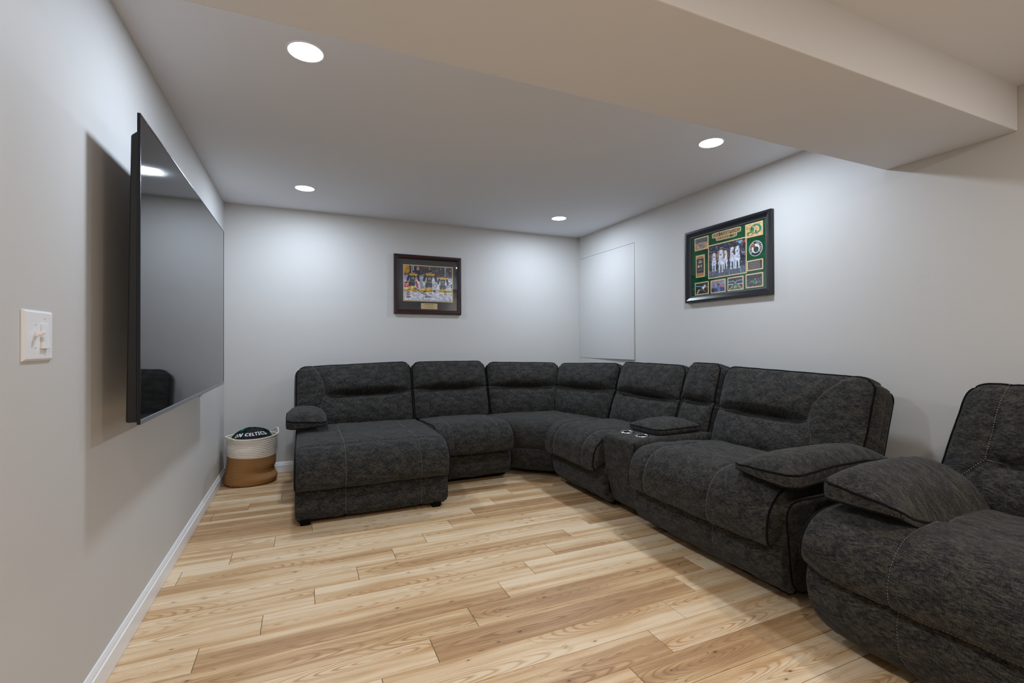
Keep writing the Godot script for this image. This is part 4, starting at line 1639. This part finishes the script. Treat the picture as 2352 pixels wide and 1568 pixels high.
func foot(root: Node3D, fr: Dictionary, u: float, f: float, h: float) -> void:
	var st := begin()
	var d := Vector3(0.075, 0.075, h)
	slab(st, d, 0.004, 0.012, 4, 4, 1, func(p: Vector3) -> Vector3:
		var k := lerpf(0.82, 1.0, p.z / h)
		return at(fr, u + (p.x - 0.0375) * k, f + (p.y - 0.0375) * k, p.z), false)
	part(root, "foot", done(st), M.black_plastic)


func sectional() -> void:
	var root := thing("sectional_sofa", "dark charcoal tweed L-shaped sectional sofa with chaise, corner wedge and cup holder console", "sofa", Vector3(2.3, 0, -3.9))
	var b := {"o": Vector3(0, 0, ZB), "u": Vector3.RIGHT, "f": Vector3.BACK}
	var s := {"o": Vector3(W, 0, 0), "u": Vector3.BACK, "f": Vector3.LEFT}
	# ---- chaise
	var pc := [Vector2(0.36, 0.470), Vector2(0.60, 0.480), Vector2(0.90, 0.488), Vector2(1.20, 0.490), Vector2(1.38, 0.486), Vector2(1.485, 0.460), Vector2(1.550, 0.400), Vector2(1.572, 0.325), Vector2(1.565, 0.260), Vector2(1.535, 0.222)]
	swept_pad(root, "seat_cushion", b, 0.585, 1.615, pc, 0.16, {"groove": [[0.30, 0.28, 1.50], [0.785, 0.28, 1.50]], "cross": [[0.34, 0.006, 0.012, 1], [0.72, 0.007, 0.10]], "puff": 0.022, "R": 0.03}, "long chaise seat cushion")
	swept_pad(root, "base_panel", b, 0.592, 1.610, [Vector2(1.455, 0.275), Vector2(1.486, 0.230), Vector2(1.516, 0.15), Vector2(1.514, 0.08), Vector2(1.495, 0.026)], 0.05, {"groove": [[0.30, 0.06, 0.25], [0.80, 0.06, 0.25]], "puff": 0.008, "R": 0.04, "r": 0.018, "pipe": false})
	carcass(root, b, 0.605, 1.595, 0.16, 1.462, 0.016, 0.34)
	side_panel(root, b, 0.600, 0.665, 0.20, 1.35, 0.04, 0.455)
	foot(root, b, 0.655, 1.470, 0.045)
	foot(root, b, 1.525, 1.470, 0.045)
	foot(root, b, 0.655, 0.28, 0.045)
	foot(root, b, 1.525, 0.28, 0.045)
	back_pad(root, b, Vector3(0.580, 0.46, 0.44), Vector3(1.588, 0.46, 0.44), Vector3(0.580, 0.285, 0.988), Vector3(1.588, 0.285, 1.022), 0.13, {"c0": 0.235, "c1": 1.0, "seam": [-1, 0.135, 0.235, 0.205], "crease": 0.52, "pinch": 0.072, "shell": 0.07, "shell_wide": 1.0})
	arm_pad(root, b, 0.522, 0.815, 0.40, 0.925, 0.530, 0.058, 0.064, "", 0.01)
	# ---- armless seat on the back wall
	var pa := [Vector2(0.36, 0.470), Vector2(0.60, 0.486), Vector2(0.85, 0.500), Vector2(1.00, 0.498), Vector2(1.09, 0.470), Vector2(1.147, 0.408), Vector2(1.166, 0.34), Vector2(1.158, 0.288), Vector2(1.130, 0.264)]
	swept_pad(root, "seat_cushion", b, 1.622, 2.300, pa, 0.15, {"groove": [[0.185, 0.35, 0.96], [0.785, 0.35, 0.85]], "puff": 0.020, "R": 0.03})
	var pb := [Vector2(1.030, 0.325), Vector2(1.058, 0.275), Vector2(1.086, 0.20), Vector2(1.064, 0.10), Vector2(1.000, 0.040)]
	swept_pad(root, "base_panel", b, 1.626, 2.296, pb, 0.05, {"puff": 0.008, "R": 0.018, "r": 0.016, "pipe": false})
	carcass(root, b, 1.63, 2.29, 0.16, 0.965, 0.014, 0.34)
	back_pad(root, b, Vector3(1.592, 0.46, 0.44), Vector3(2.345, 0.46, 0.44), Vector3(1.592, 0.285, 1.016), Vector3(2.345, 0.285, 1.014), 0.14, {"crease": 0.54, "pinch": 0.072})
	# ---- corner wedge
	wedge(root)
	var cor_t := Vector3(3.115, 0, -4.405)
	var cor_b := Vector3(2.975, 0, -4.255)
	back_pad(root, b, Vector3(2.350, 0.46, 0.44), Vector3(cor_b.x + 0.012, cor_b.z - ZB, 0.44), Vector3(2.352, 0.285, 1.002), Vector3(cor_t.x + 0.012, cor_t.z - ZB, 0.986), 0.14, {"crease": 0.55, "pinch": 0.055, "folds": 0.004, "fold_at": 0.85})
	back_pad(root, s, Vector3(cor_b.z - 0.012, W - cor_b.x, 0.44), Vector3(-3.648, 0.46, 0.44), Vector3(cor_t.z - 0.012, W - cor_t.x, 0.980), Vector3(-3.650, 0.285, 1.004), 0.14, {"crease": 0.55, "pinch": 0.055, "folds": 0.005, "fold_at": 0.7})
	# ---- armless recliner by the corner, on the right wall
	var ps := []
	for q in pa:
		ps.append(q + Vector2(-0.012, 0.020 * smoothstep(0.27, 0.45, q.y)))
	var pbs := []
	for q in pb:
		pbs.append(q - Vector2(0.006, 0.0))
	swept_pad(root, "seat_cushion", s, -3.565, -2.830, ps, 0.15, {"groove": [[0.23, 0.35, 0.96], [0.80, 0.35, 0.96]], "puff": 0.020, "R": 0.03})
	swept_pad(root, "base_panel", s, -3.560, -2.806, pbs, 0.05, {"puff": 0.008, "R": 0.018, "r": 0.016, "pipe": false})
	carcass(root, s, -3.55, -2.85, 0.16, 0.965, 0.014, 0.34)
	back_pad(root, s, Vector3(-3.642, 0.46, 0.44), Vector3(-2.822, 0.46, 0.44), Vector3(-3.645, 0.285, 1.016), Vector3(-2.822, 0.285, 1.014), 0.14, {"crease": 0.52, "pinch": 0.068, "folds": 0.006, "fold_at": 0.40})
	# ---- console
	console(root, s)
	back_pad(root, s, Vector3(-2.816, 0.44, 0.44), Vector3(-2.500, 0.44, 0.44), Vector3(-2.816, 0.275, 1.038), Vector3(-2.500, 0.275, 1.038), 0.16, {"crease": 0.52, "pinch": 0.055, "upper": 0.045, "lower": 0.045, "R": 0.06})
	# ---- recliner with an arm at the near end
	var pr := []
	for q in pa:
		pr.append(q + Vector2(-0.020, 0.034 * smoothstep(0.27, 0.45, q.y)))
	swept_pad(root, "seat_cushion", s, -2.455, -1.462, pr, 0.16, {"groove": [[0.165, 0.42, 0.98], [0.655, 0.35, 0.98]], "cross": [[0.52, 0.012, 0.05]], "puff": 0.024, "R": 0.03, "res": 0.028, "edge_stitch": true})
	swept_pad(root, "base_panel", s, -2.476, -1.448, pbs, 0.05, {"groove": [[0.62, 0.065, 0.19]], "puff": 0.010, "R": 0.018, "r": 0.016, "pipe": false})
	carcass(root, s, -2.44, -1.49, 0.16, 0.965, 0.014, 0.34)
	side_panel(root, s, -1.500, -1.438, 0.16, 1.065, 0.04, 0.47)
	back_pad(root, s, Vector3(-2.460, 0.46, 0.44), Vector3(-1.490, 0.46, 0.46), Vector3(-2.460, 0.285, 1.026), Vector3(-1.490, 0.285, 1.000), 0.12, {"c0": 0.0, "c1": 0.70, "seam": [1, 0.88, 0.70, 0.74], "crease": 0.50, "pinch": 0.068, "upper": 0.065, "lower": 0.075, "shell": 0.09, "shell_wide": 1.0})
	arm_pad(root, s, -1.365, -1.695, 0.40, 1.108, 0.545, 0.058, 0.070, "", 0.01, Vector2(-0.03, 0.034))


func wedge(root: Node3D) -> void:
	# plan: front chord A-B, side edges back to D and C, and the far corner E
	var A := Vector2(2.312, -3.955)
	var B := Vector2(2.712, -3.590)
	var Dd := Vector2(2.312, -4.50)
	var Ee := Vector2(3.24, -4.50)
	var Cc := Vector2(3.24, -3.575)
	var chord := A.distance_to(B)
	var fwd := Vector2(-(B - A).y, (B - A).x).normalized()
	if fwd.dot(Vector2(-1, 1)) < 0:
		fwd = -fwd
	var back := func(u: float) -> Vector2:
		return Dd.lerp(Ee, u * 2.0) if u < 0.5 else Ee.lerp(Cc, u * 2.0 - 1.0)
	# profile: share of the way back (negative is ahead of the chord, in metres) and height
	var prof := spline([Vector2(0.0, 0.250), Vector2(-0.022, 0.29), Vector2(-0.026, 0.36), Vector2(-0.005, 0.43), Vector2(0.050, 0.476), Vector2(0.16, 0.496), Vector2(0.40, 0.500), Vector2(0.75, 0.490)], 8)
	var st := begin()
	st.set_smooth_group(0)
	var nu := 24
	var pt := func(u: float, q: Vector2, drop := 0.0) -> Vector3:
		var f := A.lerp(B, u)
		var g: Vector2 = back.call(u)
		var p := f - fwd * q.x if q.x < 0 else f.lerp(g, q.x / 0.75)
		if q.x < 0:
			p = f + fwd * -q.x
		var e := 1.0 - pow(absf(2.0 * u - 1.0), 6.0)
		return Vector3(p.x, q.y - 0.02 * (1.0 - e) - drop, p.y)
	for i in nu:
		for j in prof.size() - 1:
			var u0 := float(i) / nu
			var u1 := float(i + 1) / nu
			quad(st, pt.call(u0, prof[j]), pt.call(u0, prof[j + 1]), pt.call(u1, prof[j + 1]), pt.call(u1, prof[j]), Vector2(u0 * 0.6, j * 0.02), Vector2(u0 * 0.6, j * 0.02 + 0.02), Vector2(u1 * 0.6, j * 0.02 + 0.02), Vector2(u1 * 0.6, j * 0.02))
	# underside closing the cushion
	for i in nu:
		var u0 := float(i) / nu
		var u1 := float(i + 1) / nu
		quad(st, pt.call(u0, prof[0]), pt.call(u1, prof[0]), pt.call(u1, prof[-1], 0.24), pt.call(u0, prof[-1], 0.24), Vector2(u0, 0), Vector2(u1, 0), Vector2(u1, 0.4), Vector2(u0, 0.4))
	for side in 2:
		for j in prof.size() - 1:
			var a: Vector3 = pt.call(float(side), prof[j])
			var c: Vector3 = pt.call(float(side), prof[j + 1])
			var a2 := Vector3(a.x, 0.25, a.z)
			var c2 := Vector3(c.x, 0.25, c.z)
			if side == 0:
				quad(st, a, a2, c2, c)
			else:
				quad(st, a, c, c2, a2)
	part(root, "seat_cushion", done(st), M.fabric, "corner wedge seat cushion")
	var fr := {"o": Vector3(A.x, 0, A.y), "u": Vector3(B.x - A.x, 0, B.y - A.y).normalized(), "f": Vector3(fwd.x, 0, fwd.y)}
	swept_pad(root, "base_panel", fr, 0.02, chord - 0.02, [Vector2(0.012, 0.252), Vector2(0.014, 0.20), Vector2(0.0, 0.12), Vector2(-0.03, 0.05)], 0.05, {"puff": 0.008, "R": 0.018, "r": 0.016, "pipe": false})
	carcass(root, fr, 0.03, chord - 0.03, -0.60, -0.06, 0.03, 0.24)


func console(root: Node3D, s: Dictionary) -> void:
	var u0 := -2.832
	var u1 := -2.470
	# body: one upholstered block, rolled over at the top front, open wells for the cups
	var st := begin()
	var d := Vector3(u1 - u0, 0.93, 0.50)
	var m := func(p: Vector3) -> Vector3:
		var y := p.z / d.z
		var roll := 0.008 * pow(clampf((y - 0.82) / 0.18, 0.0, 1.0), 2.0) * smoothstep(0.86, 1.0, p.y / d.y)
		var lean := (0.11 * pow(1.0 - y, 2.0) + 0.02 * y) * p.y / d.y
		return at(s, u0 + p.x, 0.165 + p.y - lean, 0.055 + p.z - roll)
	slab(st, d, 0.036, 0.0, 8, 14, 10, m)
	var body := part(root, "console", done(st), M.fabric, "upholstered console between the two right-hand seats")
	var welt := PackedVector3Array()
	for side in 1:
		for i in 31:
			var t := i / 30.0
			welt.append(m.call(rounded(Vector3(d.x, d.y, lerpf(0.0, d.z, t)), d, 0.036, 0.0)))
	piping(body, welt, 0.004, false)
	carcass(root, s, u0 + 0.02, u1 - 0.02, 0.16, 0.92, 0.03, 0.06)
	# two chromed cup wells
	for q in [Vector2(-2.735, 0.930), Vector2(-2.585, 0.922)]:
		var c := at(s, q.x, q.y, 0.5545)
		st = begin()
		st.set_smooth_group(0)
		lathe(st, [Vector2(0.048, -0.002), Vector2(0.048, 0.003), Vector2(0.0455, 0.0052), Vector2(0.041, 0.0045), Vector2(0.0385, 0.0008), Vector2(0.037, 0.0022), Vector2(0.0001, 0.0016)], 32, c)
		var cup := part(root, "cup_holder", done(st), M.chrome, "chrome cup holder")
		st = begin()
		st.set_smooth_group(0)
		lathe(st, [Vector2(0.032, 0.0018), Vector2(0.031, 0.0032), Vector2(0.020, 0.0036), Vector2(0.018, 0.0024), Vector2(0.0001, 0.0026)], 28, c)
		put("cup_liner", done(st), M.black_plastic, cup)
	# padded lid of the storage bin
	var L := 0.41
	var w := 0.345
	var T := 0.036
	var dl := Vector3(w, L, T)
	var ml := func(p: Vector3) -> Vector3:
		var x := absf(2.0 * p.x / w - 1.0)
		var y := p.y / L
		var g := 0.048 * (1.0 - pow(x, 2.6)) * (1.0 - pow(absf(2.0 * y - 1.0), 3.0)) * p.z / T
		return at(s, u0 - 0.022 + p.x, 0.44 + p.y, 0.558 + p.z + g + 0.008 * (1.0 - y))
	st = begin()
	slab(st, dl, 0.014, 0.07, 12, 14, 2, ml)
	var lid := part(root, "console_lid", done(st), M.fabric, "padded console lid")
	piping(lid, mapped(rim_loop(dl, 0.014, 0.07, true), ml), 0.0045)


func recliner() -> void:
	var root := thing("recliner", "matching dark charcoal recliner armchair standing nearest the camera, cut off at the right edge", "armchair", Vector3(3.0, 0, -0.78))
	var s := {"o": Vector3(W, 0, 0), "u": Vector3.BACK, "f": Vector3.LEFT}
	var u0 := -1.272
	var u1 := -0.272
	var pr := [Vector2(0.36, 0.480), Vector2(0.60, 0.492), Vector2(0.85, 0.508), Vector2(1.02, 0.506), Vector2(1.135, 0.475), Vector2(1.200, 0.410), Vector2(1.222, 0.345), Vector2(1.215, 0.300), Vector2(1.190, 0.276)]
	swept_pad(root, "seat_cushion", s, u0, u1, pr, 0.16, {"groove": [[0.315, 0.40, 1.03], [0.685, 0.40, 1.03]], "cross": [[0.52, 0.010, 0.03]], "puff": 0.026, "R": 0.045, "res": 0.022, "thread": 0.0010, "rise": 0.035, "edge_stitch": true, "pipe_rad": 0.006})
	swept_pad(root, "base_panel", s, u0 - 0.004, u1 + 0.004, [Vector2(1.120, 0.335), Vector2(1.158, 0.285), Vector2(1.184, 0.21), Vector2(1.165, 0.11), Vector2(1.090, 0.030)], 0.06, {"groove": [[0.32, 0.085, 0.30], [0.68, 0.085, 0.30]], "puff": 0.014, "R": 0.03, "r": 0.02, "taper": 0.07, "rise_all": 0.030, "thread": 0.0010, "pipe": false, "res": 0.022})
	carcass(root, s, u0 + 0.03, u1 - 0.03, 0.16, 1.03, 0.02, 0.34)
	side_panel(root, s, u0 + 0.012, u0 + 0.07, 0.16, 1.10, 0.03, 0.46)
	side_panel(root, s, u1 - 0.012, u1 - 0.07, 0.16, 1.10, 0.03, 0.46)
	back_pad(root, s, Vector3(-1.205, 0.47, 0.45), Vector3(-0.339, 0.47, 0.45), Vector3(-1.120, 0.300, 1.008), Vector3(-0.424, 0.300, 1.008), 0.12, {"c0": 0.20, "c1": 0.80, "seam": [-1, 0.20, 0.20, 0.12], "crease": 0.42, "pinch": 0.012, "upper": 0.06, "lower": 0.06, "shell": 0.09, "shell_wide": 1.0, "R": 0.085})
	arm_pad(root, s, -1.256, -0.960, 0.38, 1.120, 0.556, 0.066, 0.072, "", -0.012, Vector2(-0.095, 0.012))
	arm_pad(root, s, -0.288, -0.584, 0.38, 1.120, 0.556, 0.066, 0.072, "", -0.012, Vector2(-0.095, 0.012))
